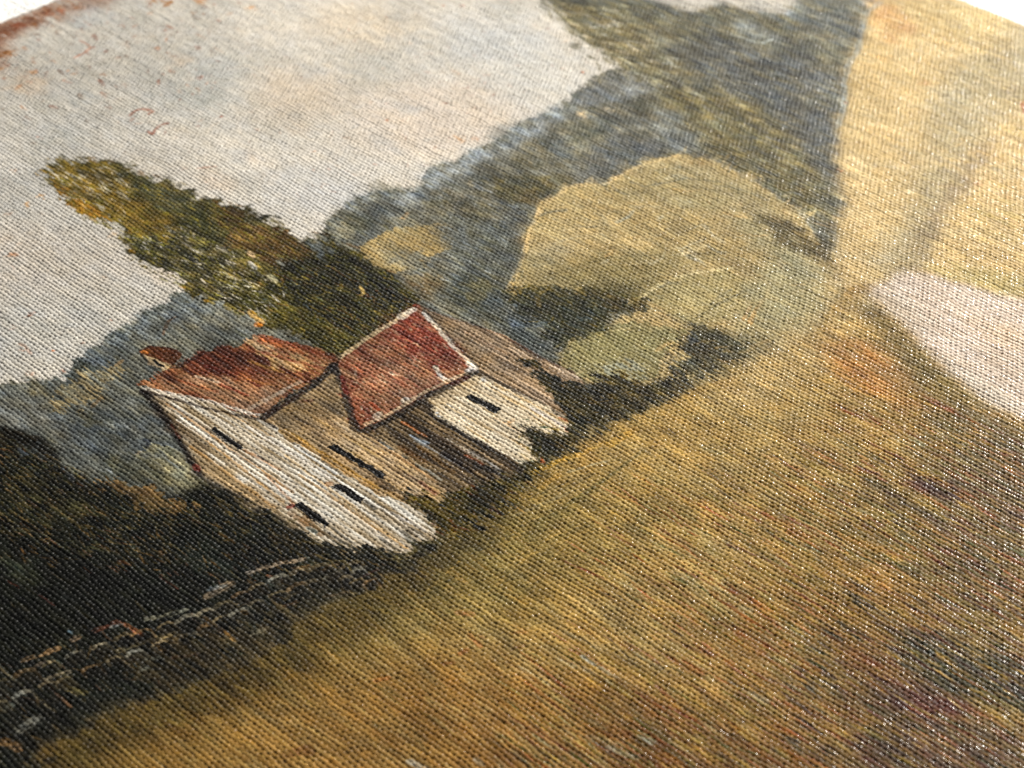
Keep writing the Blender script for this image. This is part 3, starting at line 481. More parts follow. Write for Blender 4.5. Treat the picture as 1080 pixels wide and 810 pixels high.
fill([(326, 250), (340, 246), (352, 262), (340, 272), (328, 262)], [(110, 118, 122)], 'rag', soft=.2, alpha=.7, dry=.2)
scatter(TR, 1500, [(74, 74, 30), (96, 92, 36), (50, 54, 26), (118, 106, 42), (36, 40, 24), (84, 80, 40)], (.5, 2.2), (.12, .3), 80, 24, (.35, .8), 155)
scatter([(300, 300), (440, 322), (405, 350), (356, 380), (240, 322)], 420, [(92, 84, 32), (60, 60, 28), (110, 96, 40), (74, 70, 30)], (.5, 2.2), (.1, .28), 80, 24, (.35, .8), 156)
scatter([(60, 175), (140, 180), (300, 250), (330, 300), (300, 340), (180, 290), (60, 205)], 900, [(134, 120, 52), (104, 98, 40), (40, 42, 24), (60, 62, 34), (140, 126, 70), (96, 94, 34)], (.5, 2.2), (.1, .3), 84, 20, (.4, .9), 55)
scatter([(130, 240), (200, 240), (300, 300), (280, 340), (180, 295)], 300, [(178, 174, 160), (190, 184, 172), (150, 140, 80), (120, 116, 50)], (.4, 2.2), (.1, .28), 84, 20, (.4, .95), 56)
scatter([(280, 270), (400, 280), (440, 320), (360, 376), (270, 335)], 520, [(120, 104, 44), (84, 84, 34), (20, 22, 18), (24, 26, 22), (80, 90, 90), (104, 70, 36), (140, 124, 66)], (.4, 2.), (.1, .24), 84, 18, (.4, .9), 57)
scatter([(50, 175), (140, 178), (130, 240), (60, 205)], 160, [(186, 180, 164), (196, 190, 176)], (.5, 2.5), (.08, .2), 88, 10, (.4, .8), 58)
for k in range(50):                               # leaf tufts breaking the outline
    R = np.random.RandomState(900 + k); i = R.randint(0, 26); a, b = TR[i], TR[i + 1]; t = R.rand()
    x, y = a[0] + (b[0] - a[0]) * t + R.normal() * 2.5, a[1] + (b[1] - a[1]) * t - abs(R.normal()) * 2.5
    line([(x, y), (x + R.uniform(4, 9), y + R.uniform(2, 4))], R.uniform(1.4, 2.6), [(70, 60, 34), (120, 92, 50), (40, 40, 26), (104, 92, 40)][k % 4], .85)
for k in range(24):
    R = np.random.RandomState(960 + k); i = R.randint(35, len(TR) - 1); a, b = TR[i], TR[i + 1]; t = R.rand()
    x, y = a[0] + (b[0] - a[0]) * t + R.normal() * 2, a[1] + (b[1] - a[1]) * t + abs(R.normal()) * 2
    line([(x, y), (x + R.uniform(4, 9), y + R.uniform(2, 4))], R.uniform(1.6, 3), [(150, 118, 44), (110, 104, 40), (130, 116, 52)][k % 3], .85)
line([(292, 275), (300, 281)], 2.6, (176, 176, 168), .7); line([(263, 276), (270, 284)], 3, (180, 180, 180), .7); line([(282, 290), (292, 298)], 4, (180, 176, 150)); line([(262, 265), (268, 272)], 4, (170, 150, 120))
line([(380, 302), (384, 310), (380, 312)], 2.5, (160, 140, 90)); line([(262, 328), (270, 336), (278, 342)], 4.5, (190, 150, 56)); line([(270, 342), (276, 344)], 5, (176, 116, 40))

# ---- dark hedge
HE = [(-600, 520), (-60, 452), (0, 450), (22, 455), (42, 468), (62, 484), (95, 503), (118, 511), (150, 518), (182, 526), (205, 505), (214, 504), (237, 515), (261, 528), (283, 539), (302, 549), (318, 561), (337, 573), (363, 572), (385, 574), (404, 579), (423, 585), (458, 567), (480, 562),
      (462, 575), (440, 592), (410, 608), (380, 628), (347, 640), (319, 651), (300, 668), (284, 688), (267, 702), (235, 712), (200, 726), (154, 736), (118, 754), (74, 773), (46, 795), (20, 818), (-60, 860), (-600, 1100)]
fill(HE, [(10, 12, 9), (18, 21, 14), (30, 33, 20), (46, 43, 22)], 'rag', region=HEDGE, soft=.35, gain=.55, mix=(('fine', .4), ('str', .6)))
fill([(110, 508), (128, 505), (150, 512), (170, 525), (200, 535), (185, 548), (158, 545), (140, 528), (118, 520)], [(104, 80, 30), (146, 112, 48)], 'rag', alpha=.85, dry=.25)
fill([(0, 452), (40, 466), (70, 490), (110, 512), (95, 520), (55, 500), (20, 478), (0, 470)], [(70, 56, 28), (40, 36, 24), (100, 84, 44)], 'rag', alpha=.7, dry=.4)
fill([(20, 465), (50, 480), (90, 500), (104, 516), (80, 505), (40, 488)], [(96, 104, 108), (64, 70, 72)], 'rag', alpha=.7, dry=.5)
fill([(0, 500), (60, 505), (110, 545), (60, 560), (0, 560)], [(30, 30, 18), (84, 76, 30), (60, 64, 40)], 'rag', alpha=.75, dry=.45)
fill([(188, 560), (230, 575), (255, 600), (220, 605), (190, 585)], [(40, 54, 42), (58, 72, 60)], 'rag', alpha=.6, soft=.5, dry=.3)
fill([(0, 575), (30, 590), (60, 620), (20, 610), (0, 600)], [(60, 66, 44)], 'rag', alpha=.6, soft=.4, dry=.4)
scatter(HE, 1500, [(20, 20, 18), (10, 10, 10), (58, 56, 40), (44, 54, 46), (70, 62, 30), (36, 36, 32)], (.6, 3.5), (.08, .24), 88, 9, (.35, .9), 60)
scatter([(0, 460), (150, 520), (330, 580), (400, 600), (300, 620), (180, 610), (0, 590)], 420, [(124, 98, 36), (90, 80, 34), (140, 104, 36), (66, 74, 56), (96, 100, 84), (110, 70, 34)], (.4, 2.2), (.08, .22), 88, 14, (.4, .95), 61)
scatter([(215, 510), (340, 575), (420, 590), (380, 625), (260, 600)], 260, [(120, 104, 44), (84, 72, 30), (20, 20, 16), (50, 50, 60), (110, 84, 40)], (.5, 2.2), (.08, .26), 88, 14, (.4, .9), 62)
for a, b, w, c in [((230, 562), (248, 572), 3, (170, 124, 34)), ((236, 570), (246, 570), 2.4, (150, 112, 36)), ((126, 591), (138, 596), 3, (190, 118, 26)), ((8, 612), (20, 620), 2, (150, 84, 60)), ((42, 628), (58, 640), 2.2, (130, 60, 40)), ((168, 608), (188, 622), 2, (150, 90, 70)), ((74, 574), (90, 586), 2, (120, 112, 40)),
        ((30, 575), (38, 580), 2.6, (130, 100, 36)), ((104, 574), (116, 580), 2.2, (150, 100, 36)), ((168, 580), (172, 586), 3, (176, 120, 60)), ((143, 578), (147, 582), 3, (180, 144, 80)), ((62, 628), (84, 636), 5, (50, 58, 56)), ((132, 666), (140, 670), 3, (80, 60, 40)),
        ((54, 604), (66, 612), 2, (116, 96, 40)), ((60, 518), (66, 522), 4, (160, 130, 80)), ((128, 508), (134, 512), 3, (180, 160, 110)), ((0, 478), (14, 482), 3, (90, 96, 92)), ((30, 490), (46, 508), 2.4, (96, 106, 110)), ((20, 530), (34, 538), 2.5, (130, 120, 50)), ((50, 528), (62, 538), 2.5, (140, 110, 40)),
        ((380, 610), (400, 600), 3, (96, 40, 44)), ((376, 618), (392, 616), 3, (60, 40, 60))]:
    line([a, b], w * .5, tuple(q * .85 for q in c), .6)
fill([(-60, 870), (20, 812), (74, 768), (118, 748), (200, 720), (267, 697), (319, 646), (380, 622), (440, 588), (500, 552), (540, 530), (530, 552), (450, 612), (390, 656), (330, 682), (280, 722), (200, 752), (120, 786), (60, 830), (-20, 900)], [(44, 38, 20), (66, 56, 28), (84, 72, 36)], 'rag', soft=1.1, alpha=.8)
scatter([(20, 815), (118, 750), (267, 697), (380, 622), (480, 566), (470, 600), (390, 660), (280, 725), (120, 790)], 520, [(110, 94, 48), (60, 50, 26), (90, 78, 40), (132, 112, 60)], (1, 3.5), (.12, .4), 86, 16, (.25, .7), 153)

scatter([(0, 455), (110, 512), (200, 530), (260, 560), (180, 600), (60, 590), (0, 560)], 700, [(96, 84, 30), (64, 66, 30), (120, 98, 38), (44, 52, 34), (80, 72, 34)], (.5, 2.4), (.1, .26), 84, 22, (.3, .8), 157)
scatter(HE, 600, [(48, 52, 28), (64, 58, 28), (36, 44, 34), (84, 72, 30)], (.5, 2.4), (.08, .22), 86, 16, (.3, .7), 158)
# ---- stone wall drawn in pale strokes over the hedge foot
SW = [(-300, 780), (-5, 702), (30, 690), (70, 672), (130, 652), (200, 640), (212, 622), (250, 606), (330, 585), (380, 600), (390, 622), (350, 640), (318, 652), (296, 672), (270, 698), (200, 724), (150, 736), (116, 752), (70, 772), (30, 806), (-10, 830), (-300, 960)]
r_ = poly_mask(SW, 'brush'); REGION[r_[0]][(r_[1] > .5)] = WALLSTONE
fill([(110, 695), (170, 676), (240, 668), (300, 640), (330, 640), (280, 690), (200, 720), (150, 725)], [(24, 22, 14), (70, 58, 28), (96, 80, 40)], 'rag', alpha=.75, dry=.4)
fill([(0, 715), (60, 745), (70, 770), (20, 800), (0, 790)], [(20, 18, 14), (50, 44, 26)], 'rag', alpha=.7, dry=.4)
TAN = (150, 134, 108)
for pts, w, c, al in [([(259, 605), (278, 599), (298, 594), (322, 590)], 4.2, (164, 146, 122), .95), ([(217, 631), (226, 625), (246, 615)], 8, (140, 120, 92), .85), ([(218, 622), (240, 618)], 4, (140, 150, 150), .6), ([(298, 626), (312, 619), (330, 612)], 4, (104, 94, 70), .85), ([(300, 630), (320, 624)], 3, (104, 90, 60), .7),
        ([(261, 672), (272, 667), (284, 662)], 4, (110, 98, 70), .8), ([(180, 670), (205, 668), (231, 664)], 4, (110, 100, 76), .8), ([(120, 688), (138, 682), (161, 674), (190, 667)], 5, (118, 106, 70), .85), ([(152, 654), (174, 650), (198, 643)], 4.5, (122, 122, 104), .85),
        ([(98, 667), (110, 662), (126, 656)], 5, (110, 62, 36), .8), ([(126, 657), (138, 663), (150, 670)], 5, (140, 84, 34), .8), ([(116, 662), (130, 658)], 3, (130, 134, 130), .8), ([(22, 697), (40, 691), (63, 683)], 5, (146, 116, 70), .9), ([(37, 702), (48, 697)], 3, (120, 104, 84), .8),
        ([(43, 717), (58, 713), (75, 708)], 4, (130, 116, 88), .9), ([(-40, 672), (0, 705), (30, 728), (59, 751)], 1.8, (136, 124, 92), .7), ([(17, 772), (30, 764), (42, 757)], 8, (124, 122, 108), .85), ([(0, 781), (12, 783), (22, 790)], 7, (150, 110, 50), .85), ([(0, 750), (14, 742)], 5, (116, 120, 104), .7),
        ([(213, 650), (230, 662), (248, 676)], 2.6, (160, 120, 40), .85), ([(261, 612), (285, 630), (313, 651)], 2.4, (110, 90, 56), .8), ([(60, 715), (90, 740)], 2.4, (110, 90, 40), .7), ([(75, 676), (84, 670)], 6, (150, 124, 94), .85), ([(72, 666), (78, 668)], 3, (120, 150, 166), .8), ([(46, 718), (76, 746)], 2.4, (120, 84, 44), .7),
        ([(66, 724), (82, 728), (92, 732)], 5, (120, 104, 40), .6), ([(150, 697), (170, 693)], 3.5, (120, 120, 104), .7), ([(148, 707), (158, 704)], 3, (110, 108, 90), .6), ([(160, 676), (176, 688)], 5, (130, 100, 36), .6), ([(240, 640), (262, 634)], 6, (120, 100, 66), .6), ([(254, 644), (262, 648)], 5, (180, 140, 56), .8),
        ([(248, 632), (258, 636)], 4, (110, 110, 90), .6), ([(200, 690), (222, 684)], 4, (100, 88, 56), .6), ([(180, 694), (210, 690)], 3, (100, 70, 40), .6), ([(330, 615), (350, 610)], 3, (120, 90, 50), .6), ([(310, 600), (330, 598)], 3, (120, 90, 40), .6), ([(282, 607), (290, 610)], 3, (180, 110, 40), .8),
        ([(298, 640), (316, 634)], 3, (110, 76, 40), .6), ([(360, 605), (376, 614)], 3, (110, 100, 80), .6), ([(340, 630), (372, 624)], 3, (110, 92, 64), .5), ([(285, 678), (290, 684)], 4, (140, 120, 80), .6), ([(225, 660), (236, 668)], 3, (90, 60, 40), .6), ([(90, 760), (120, 748)], 3, (90, 76, 44), .5)]:
    line(pts, w * .72, c, al, br=.4)
WL = [(-30, 728), (40, 700), (110, 676), (180, 656), (235, 632), (290, 606), (345, 596), (385, 604)]
for k in range(40):                                 # a course of rounded stones: pale upper edge, dim joint, dark body
    R = np.random.RandomState(4000 + k); row = k % 2; t = (k // 2 + .5 * (row % 2) + R.uniform(-.2, .2)) / 20 * (len(WL) - 1); i = min(int(t), len(WL) - 2); f = t - i
    x = WL[i][0] + (WL[i + 1][0] - WL[i][0]) * f; y = WL[i][1] + (WL[i + 1][1] - WL[i][1]) * f + (row * 19 + 4) * (1 - .35 * t / 7) + R.normal() * 1.5; x += row * 7
    L = R.uniform(13, 23); h = R.uniform(10, 16); al = R.uniform(.4, .85)
    fill([(x, y), (x + L * .5, y - L * .28), (x + L, y - L * .34), (x + L + h * .6, y + h * .3), (x + L * .6, y + h * .7), (x + h * .5, y + h * .6)], [[(16, 15, 12), (30, 27, 18)], [(34, 30, 18), (52, 44, 24)], [(22, 20, 16), (44, 40, 26)]][k % 3], 'brush', alpha=.75)
    c = [(128, 116, 88), (112, 98, 66), (96, 84, 54), (118, 114, 98), (120, 94, 52)][k % 5]
    line([(x, y + 1), (x + L * .3, y - L * .2), (x + L * .7, y - L * .34), (x + L, y - L * .32)], R.uniform(1.6, 3.0), tuple(q * 1.12 for q in c), min(1, al * 1.15))
    line([(x + L, y - L * .3), (x + L + h * .5, y + h * .2)], 1.3, c, al * .6)
    if k % 2: line([(x, y), (x + h * .4, y + h * .5)], 1.3, c, al * .6)
scatter(SW, 260, [(96, 80, 42), (14, 14, 12), (60, 54, 34), (110, 90, 44), (20, 18, 14), (84, 60, 34)], (.4, 2), (.08, .25), 80, 25, (.3, .85), 63)

# ---- right cottage: brown flank, white front, red roof
fill([(441, 322), (465, 333), (497, 343), (530, 354), (546, 362), (572, 378), (607, 394), (618, 406), (600, 402), (590, 412), (604, 430), (598, 440), (560, 420), (504, 389)], [(118, 100, 80), (150, 130, 106), (168, 148, 124)], 'crisp', region=C2_SIDE, mix=(('str', .8), ('str2', .3)), gain=.8)
fill([(446, 326), (470, 338), (520, 375), (560, 415), (504, 388)], [(96, 82, 62), (120, 104, 82)], 'brush', soft=.3, alpha=.6)
line([(441, 322), (465, 332), (497, 342), (530, 354), (570, 376), (607, 394)], 1.8, (90, 60, 44), .8)
for k, (a, b, c) in enumerate([((520, 362), (575, 392), (80, 66, 52)), ((540, 362), (572, 380), (40, 34, 30)), ((500, 360), (560, 392), (176, 156, 132)), ((580, 384), (612, 400), (196, 180, 160)), ((500, 374), (580, 418), (170, 146, 120)), ((490, 350), (540, 376), (176, 150, 124)), ((512, 382), (590, 426), (186, 168, 146)), ((470, 345), (520, 372), (90, 78, 62)), ((530, 395), (580, 424), (110, 92, 74))]):
    line([a, b], 1.8, c, .7, seed=k)
fill([(440, 429), (470, 413), (500, 393), (510, 399), (545, 417), (575, 431), (602, 447), (599, 461), (585, 458), (572, 455), (556, 452), (549, 459), (558, 468), (570, 479), (560, 487), (551, 489), (500, 462), (462, 439)], [(176, 162, 138), (200, 188, 166), (214, 204, 184), (190, 170, 136)], 'brush', region=C2_WALL, mix=(('str', .7), ('str2', .3), ('mid', .2)), gain=.8)
fill([(440, 429), (500, 393), (512, 402), (480, 424), (462, 438)], [(150, 126, 90), (176, 156, 122)], 'rag', soft=.25, alpha=.6)
for k, (a, b, c) in enumerate([((508, 397), (595, 440), (216, 200, 172)), ((504, 392), (550, 415), (34, 26, 20)), ((520, 404), (600, 447), (176, 142, 80)), ((470, 432), (540, 474), (220, 212, 196)), ((465, 425), (520, 455), (176, 150, 104)), ((480, 418), (545, 456), (222, 214, 196)), ((500, 410), (575, 447), (160, 140, 110)), ((520, 440), (550, 456), (180, 140, 90)),
        ((462, 438), (551, 489), (216, 208, 190)), ((497, 440), (552, 470), (166, 146, 116)), ((560, 430), (598, 452), (190, 186, 190)), ((590, 440), (600, 444), (200, 110, 50)), ((594, 450), (600, 458), (170, 100, 40))]):
    line([a, b], 1.8, c, .65, seed=k)
dabs([(462, 437, 4, (196, 204, 214), .8), (475, 428, 5, (180, 190, 196), .5), (510, 402, 5, (200, 200, 196), .6), (540, 446, 5, (200, 160, 110), .6)], 12)
# ---- plank barn between the two
fill([(381, 456), (412, 441), (434, 430), (452, 420), (456, 436), (500, 464), (551, 495), (545, 502), (520, 505), (500, 512), (478, 520), (462, 512), (430, 489), (393, 462)], [(58, 48, 36), (94, 80, 60), (120, 104, 80)], 'brush', region=BARN, mix=(('str', .9), ('str2', .4)), gain=.9)
for k, (a, b, c, w) in enumerate([((452, 436), (551, 495), (18, 17, 15), 4), ((430, 445), (520, 500), (34, 26, 24), 2.4), ((410, 455), (500, 508), (40, 30, 24), 3), ((432, 458), (452, 468), (160, 172, 184), 2.4), ((436, 462), (476, 486), (130, 134, 136), 1.6), ((424, 444), (450, 460), (150, 96, 56), 2), ((445, 440), (530, 492), (160, 140, 112), 1.8),
        ((470, 462), (528, 496), (176, 170, 160), 1.6), ((400, 458), (460, 498), (150, 130, 100), 1.8), ((394, 462), (466, 506), (150, 150, 140), 1.6), ((420, 470), (450, 488), (90, 64, 34), 4), ((465, 478), (500, 498), (24, 20, 26), 6), ((500, 490), (530, 500), (22, 24, 28), 6), ((440, 470), (480, 500), (100, 76, 40), 3), ((490, 480), (510, 490), (130, 80, 50), 2), ((455, 455), (500, 482), (70, 56, 42), 2.4)]):
    line([a, b], w, c, .8, seed=k)
# ---- left cottage: tan flank
fill([(275, 443), (300, 426), (330, 405), (352, 388), (357, 402), (366, 428), (375, 453), (393, 461), (430, 488), (463, 509), (474, 524), (462, 530), (446, 521), (430, 522), (436, 534), (400, 523), (367, 503), (330, 479), (287, 451)], [(128, 108, 84), (154, 134, 106), (174, 154, 126), (160, 138, 100)], 'brush', region=C1_SIDE, mix=(('str', .8), ('str2', .3)), gain=.8)
fill([(276, 443), (352, 390), (360, 420), (366, 440), (330, 440), (320, 460), (300, 455)], [(92, 80, 62), (124, 108, 84)], 'rag', soft=.4, alpha=.8)
for k, (a, b, c, w) in enumerate([((288, 450), (434, 532), (120, 92, 44), 2.6), ((300, 452), (400, 516), (176, 142, 80), 2), ((296, 448), (350, 478), (84, 72, 54), 3), ((340, 452), (450, 520), (196, 172, 136), 1.8), ((330, 440), (420, 490), (110, 88, 60), 1.6), ((350, 440), (440, 500), (190, 164, 126), 1.8), ((360, 440), (460, 508), (150, 120, 84), 1.8), ((310, 440), (345, 455), (60, 50, 40), 2.5),
        ((318, 470), (400, 520), (150, 116, 60), 2.2), ((394, 500), (430, 524), (60, 50, 36), 2), ((400, 512), (425, 520), (40, 36, 28), 2.4), ((322, 425), (372, 450), (150, 128, 100), 1.6), ((430, 500), (465, 522), (186, 156, 126), 2), ((443, 508), (460, 522), (110, 50, 36), 3), ((430, 530), (440, 538), (20, 18, 14), 2)]):
    line([a, b], w, c, .75, seed=k)
# white gable
GA = [(150, 409), (222, 426), (275, 442), (288, 451), (330, 479), (367, 503), (400, 523), (436, 535), (459, 557), (459, 567), (436, 572), (431, 580), (423, 585), (404, 580), (385, 575), (372, 579), (363, 572), (337, 573), (318, 561), (302, 549), (283, 539), (261, 528), (237, 515), (213, 504), (200, 486), (188, 465), (170, 435)]
fill(GA, [(150, 134, 108), (178, 166, 146), (194, 186, 172), (204, 200, 190)], 'brush', region=C1_WALL, mix=(('str', .75), ('str2', .4), ('mid', .2)), gain=.85)
fill([(152, 412), (172, 422), (215, 470), (250, 505), (330, 560), (338, 572), (283, 540), (237, 516), (213, 505), (188, 466)], [(96, 80, 60), (140, 120, 88), (176, 152, 110)], 'rag', soft=.35, alpha=.8)
for k, (a, b, c, w) in enumerate([((175, 425), (310, 520), (176, 132, 74), 1.8), ((190, 440), (330, 540), (226, 222, 212), 1.8), ((200, 450), (300, 530), (190, 150, 90), 2), ((165, 418), (240, 465), (110, 92, 70), 2), ((256, 474), (296, 496), (170, 120, 66), 2), ((270, 480), (282, 487), (80, 56, 40), 2), ((280, 500), (312, 534), (170, 120, 70), 1.8),
        ((300, 480), (420, 570), (190, 160, 110), 2), ((315, 500), (430, 580), (186, 150, 96), 2), ((260, 450), (350, 505), (224, 220, 214), 2), ((285, 460), (400, 535), (222, 220, 214), 2), ((330, 520), (400, 570), (196, 186, 166), 2), ((225, 440), (300, 480), (210, 200, 184), 2), ((240, 436), (290, 462), (180, 150, 110), 1.4),
        ((390, 530), (450, 560), (200, 196, 190), 2.6), ((400, 536), (440, 566), (110, 100, 86), 1.6), ((360, 535), (420, 575), (216, 206, 190), 2), ((200, 470), (290, 536), (186, 150, 100), 2.2), ((215, 495), (290, 540), (200, 176, 140), 2), ((186, 442), (232, 472), (214, 208, 196), 2), ((310, 470), (355, 500), (186, 190, 192), 2),
        ((340, 560), (370, 576), (40, 34, 22), 2.4), ((400, 566), (420, 582), (30, 30, 24), 2.4), ((430, 556), (446, 564), (28, 24, 20), 3), ((425, 560), (436, 574), (40, 44, 26), 4), ((350, 556), (370, 572), (90, 86, 76), 2.4), ((320, 545), (340, 566), (120, 90, 50), 5), ((305, 540), (330, 560), (130, 96, 56), 4), ((324, 556), (334, 562), (130, 150, 150), 3)]):
    line([a, b], w, c, .7, seed=k)
line([(149, 411), (160, 420), (170, 434), (180, 448), (190, 465), (200, 482), (212, 503)], 5, (26, 18, 16), .9)
line([(149, 411), (170, 436), (190, 466), (211, 502)], 3, (24, 16, 14), .95); line([(180, 447), (190, 463)], 1.6, (100, 50, 30), .6); line([(205, 490), (209, 496)], 5, (120, 40, 26), .8)
line([(212, 503), (237, 516), (262, 529), (285, 541)], 3, (22, 20, 18), .8); line([(285, 541), (302, 550)], 2, (40, 34, 28), .7)
# left roof
R1 = [(147, 407), (167, 395), (186, 386), (204, 375), (230, 366), (249, 365), (271, 354), (300, 359), (330, 366), (355, 376), (352, 387), (328, 403), (300, 423), (274, 441), (222, 426)]
fill(R1, [(92, 50, 30), (126, 76, 44), (148, 102, 64), (164, 132, 96)], 'brush', region=C1_ROOF, mix=(('str', .6), ('fine', .3), ('mid', .3)), gain=.8)
fill([(186, 388), (204, 375), (232, 366), (262, 372), (330, 392), (345, 386), (330, 380), (270, 368), (290, 385), (300, 398), (250, 392), (200, 400)], [(60, 26, 18), (96, 40, 24), (120, 52, 28)], 'rag', soft=.2, alpha=.75, dry=.2)
fill([(175, 400), (230, 400), (290, 415), (310, 412), (275, 438), (225, 424), (165, 408)], [(140, 104, 76), (164, 134, 104), (120, 70, 42)], 'rag', soft=.2, alpha=.7, dry=.1)
fill([(262, 360), (285, 368), (330, 380), (345, 386), (330, 398), (290, 385), (262, 374)], [(170, 128, 62), (184, 156, 110), (150, 90, 40)], 'rag', alpha=.75, dry=.2)
fill([(258, 364), (272, 354), (280, 362), (276, 372)], [(176, 152, 118)], 'rag', alpha=.6)
for k, (a, b, c, w) in enumerate([((273, 354), (352, 376), (140, 66, 28), 4), ((275, 358), (320, 372), (170, 90, 36), 2.6), ((270, 370), (340, 388), (120, 44, 22), 3), ((205, 396), (232, 404), (196, 180, 160), 2), ((215, 385), (250, 396), (110, 40, 24), 3), ((185, 388), (215, 372), (44, 24, 20), 4), ((230, 405), (262, 418), (150, 60, 30), 2.6), ((262, 380), (300, 394), (176, 130, 56), 2.6), ((240, 395), (275, 408), (104, 40, 24), 2.4), ((180, 398), (230, 414), (150, 84, 44), 2.4), ((260, 400), (300, 410), (176, 120, 60), 2), ((285, 420), (318, 402), (196, 180, 160), 3), ((262, 432), (300, 412), (180, 160, 136), 4)]):
    line([a, b], w, c, .7, seed=k)
line([(150, 409), (185, 416), (225, 424), (274, 439)], 2.6, (206, 196, 180), .9)
line([(152, 412), (190, 423), (224, 432), (262, 440), (276, 443), (292, 453)], 2.4, (40, 22, 16), .95)
line([(276, 442), (296, 428), (312, 418), (330, 406), (345, 394), (353, 383)], 6, (20, 17, 18), .95); line([(278, 441), (320, 414)], 2.4, (60, 34, 24), .6)
line([(316, 424), (330, 422)], 3, (90, 44, 30), .6)
# chimney dormer
fill([(146, 371), (158, 366), (172, 366), (186, 369), (192, 375), (181, 387), (174, 391), (158, 384)], [(110, 72, 40), (70, 40, 26)], 'crisp', region=C1_CHIM)
fill([(150, 374), (166, 379), (181, 385), (174, 391), (157, 385)], [(180, 164, 138), (160, 140, 108)], 'crisp')
line([(147, 371), (160, 366), (185, 369), (191, 374)], 2.4, (60, 34, 22), .9); line([(148, 371), (156, 372)], 3, (180, 120, 66)); line([(149, 373), (158, 385), (166, 390)], 2.2, (30, 22, 18), .9); line([(165, 376), (181, 384)], 2, (90, 50, 30)); line([(162, 372), (186, 374)], 4, (76, 44, 28), .8)
# red roof
R2 = [(357, 380), (395, 354), (434, 327), (440, 322), (446, 328), (474, 360), (504, 389), (484, 400), (450, 416), (434, 427), (400, 445), (377, 453), (367, 425), (358, 398)]
fill(R2, [(96, 48, 34), (126, 74, 50), (144, 98, 68), (156, 118, 86)], 'crisp', region=C2_ROOF, mix=(('mid', .4), ('str', .4), ('fine', .3)), gain=.8)
fill([(402, 352), (440, 326), (470, 358), (480, 378), (455, 385), (430, 370)], [(92, 32, 26), (120, 46, 32), (140, 66, 40)], 'rag', soft=.3, alpha=.8, dry=.1)
fill([(372, 392), (400, 370), (440, 395), (450, 412), (410, 436), (380, 444), (368, 410)], [(156, 110, 78), (166, 130, 98), (140, 80, 54)], 'rag', soft=.3, alpha=.7, dry=.15)
fill([(358, 384), (372, 380), (380, 420), (392, 444), (378, 450), (366, 420)], [(120, 56, 36), (140, 80, 50)], 'rag', alpha=.7, dry=.1)
scatter([(365, 385), (436, 330), (495, 388), (440, 415), (382, 446)], 330, [(96, 34, 26), (160, 84, 46), (176, 140, 108), (130, 56, 36), (190, 172, 146), (110, 50, 36)], (.4, 1.6), (.1, .3), 86, 22, (.4, .85), 64)
for pts, w, c in [([(357, 378), (378, 364), (398, 350), (418, 338), (434, 327)], 4, (190, 170, 138)), ([(420, 336), (438, 326)], 6, (206, 196, 182)), ([(436, 322), (442, 323)], 4, (150, 70, 44)), ([(446, 329), (460, 345), (474, 361), (490, 377), (500, 386)], 3, (214, 206, 190)), ([(494, 382), (502, 388), (492, 393)], 6, (206, 198, 184)),
        ([(446, 326), (462, 342), (480, 362), (505, 388)], 1.8, (40, 30, 24)), ([(458, 386), (466, 398), (472, 402)], 3.4, (200, 196, 186)), ([(425, 421), (432, 424)], 5, (206, 200, 190)), ([(394, 440), (402, 434)], 5, (196, 184, 164)), ([(384, 448), (410, 437), (440, 418), (470, 403), (494, 393)], 3, (184, 164, 136)),
        ([(390, 424), (400, 432)], 3, (180, 90, 50)), ([(503, 391), (484, 402), (468, 410), (450, 417), (434, 429), (410, 442), (384, 455)], 5.4, (22, 17, 17)), ([(496, 397), (476, 407)], 4, (80, 34, 24)), ([(350, 383), (358, 398), (363, 412), (367, 426), (372, 442), (376, 453)], 5.4, (24, 18, 18)), ([(351, 384), (354, 395)], 6, (30, 26, 28)),
        ([(344, 372), (358, 378)], 4, (50, 34, 24)), ([(360, 396), (366, 414)], 3, (120, 40, 24)), ([(376, 452), (384, 456)], 3, (20, 18, 16))]:
    line(pts, w, c, .92)
# windows
WINS = [[(221, 453), (228, 451), (257, 471), (252, 475)], [(308, 533), (316, 530), (348, 552), (343, 556), (330, 549)], [(351, 513), (359, 510), (383, 526), (380, 532)], [(345, 471), (351, 468), (406, 500), (405, 505), (398, 503)], [(489, 418), (497, 416), (528, 431), (521, 437)], [(160, 380), (164, 379), (172, 386), (169, 388)]]
for k, w in enumerate(WINS):
    fill(w, [(16, 15, 16), (28, 26, 26)], 'crisp', region=WIN + k)
line([(384, 528), (392, 534), (396, 538)], 3, (40, 38, 36), .8); line([(343, 511), (351, 510)], 5, (176, 132, 84), .8); line([(303, 536), (309, 533)], 4, (130, 44, 34), .85); line([(262, 477), (270, 480)], 2, (170, 120, 66), .7)
# ---- shrubs at the foot of the cottages
F2 = [(545, 376), (556, 380), (574, 391), (600, 401), (620, 408), (628, 396), (648, 398), (684, 404), (722, 400), (748, 396), (722, 410), (694, 422), (662, 438), (640, 452), (618, 466), (600, 477), (580, 487), (566, 488), (572, 480), (558, 468), (549, 458), (560, 451), (584, 458), (600, 461), (603, 448), (600, 440), (588, 430), (574, 416), (562, 402)]
fill(F2, [(30, 30, 20), (52, 48, 28), (80, 70, 34), (96, 84, 44)], 'rag', region=SHRUB, mix=(('fine', .5), ('str', .5)), gain=.9, dry=.04)
scatter(F2, 520, [(24, 24, 18), (110, 94, 40), (60, 56, 32), (90, 84, 60), (40, 44, 34), (130, 104, 44)], (.4, 1.8), (.1, .3), 84, 22, (.4, .9), 65)
scatter([(640, 402), (760, 392), (700, 425), (640, 450)], 160, [(40, 40, 30), (120, 104, 60), (80, 76, 54), (150, 130, 80)], (.5, 2.4), (.1, .35), 70, 30, (.3, .8), 66)
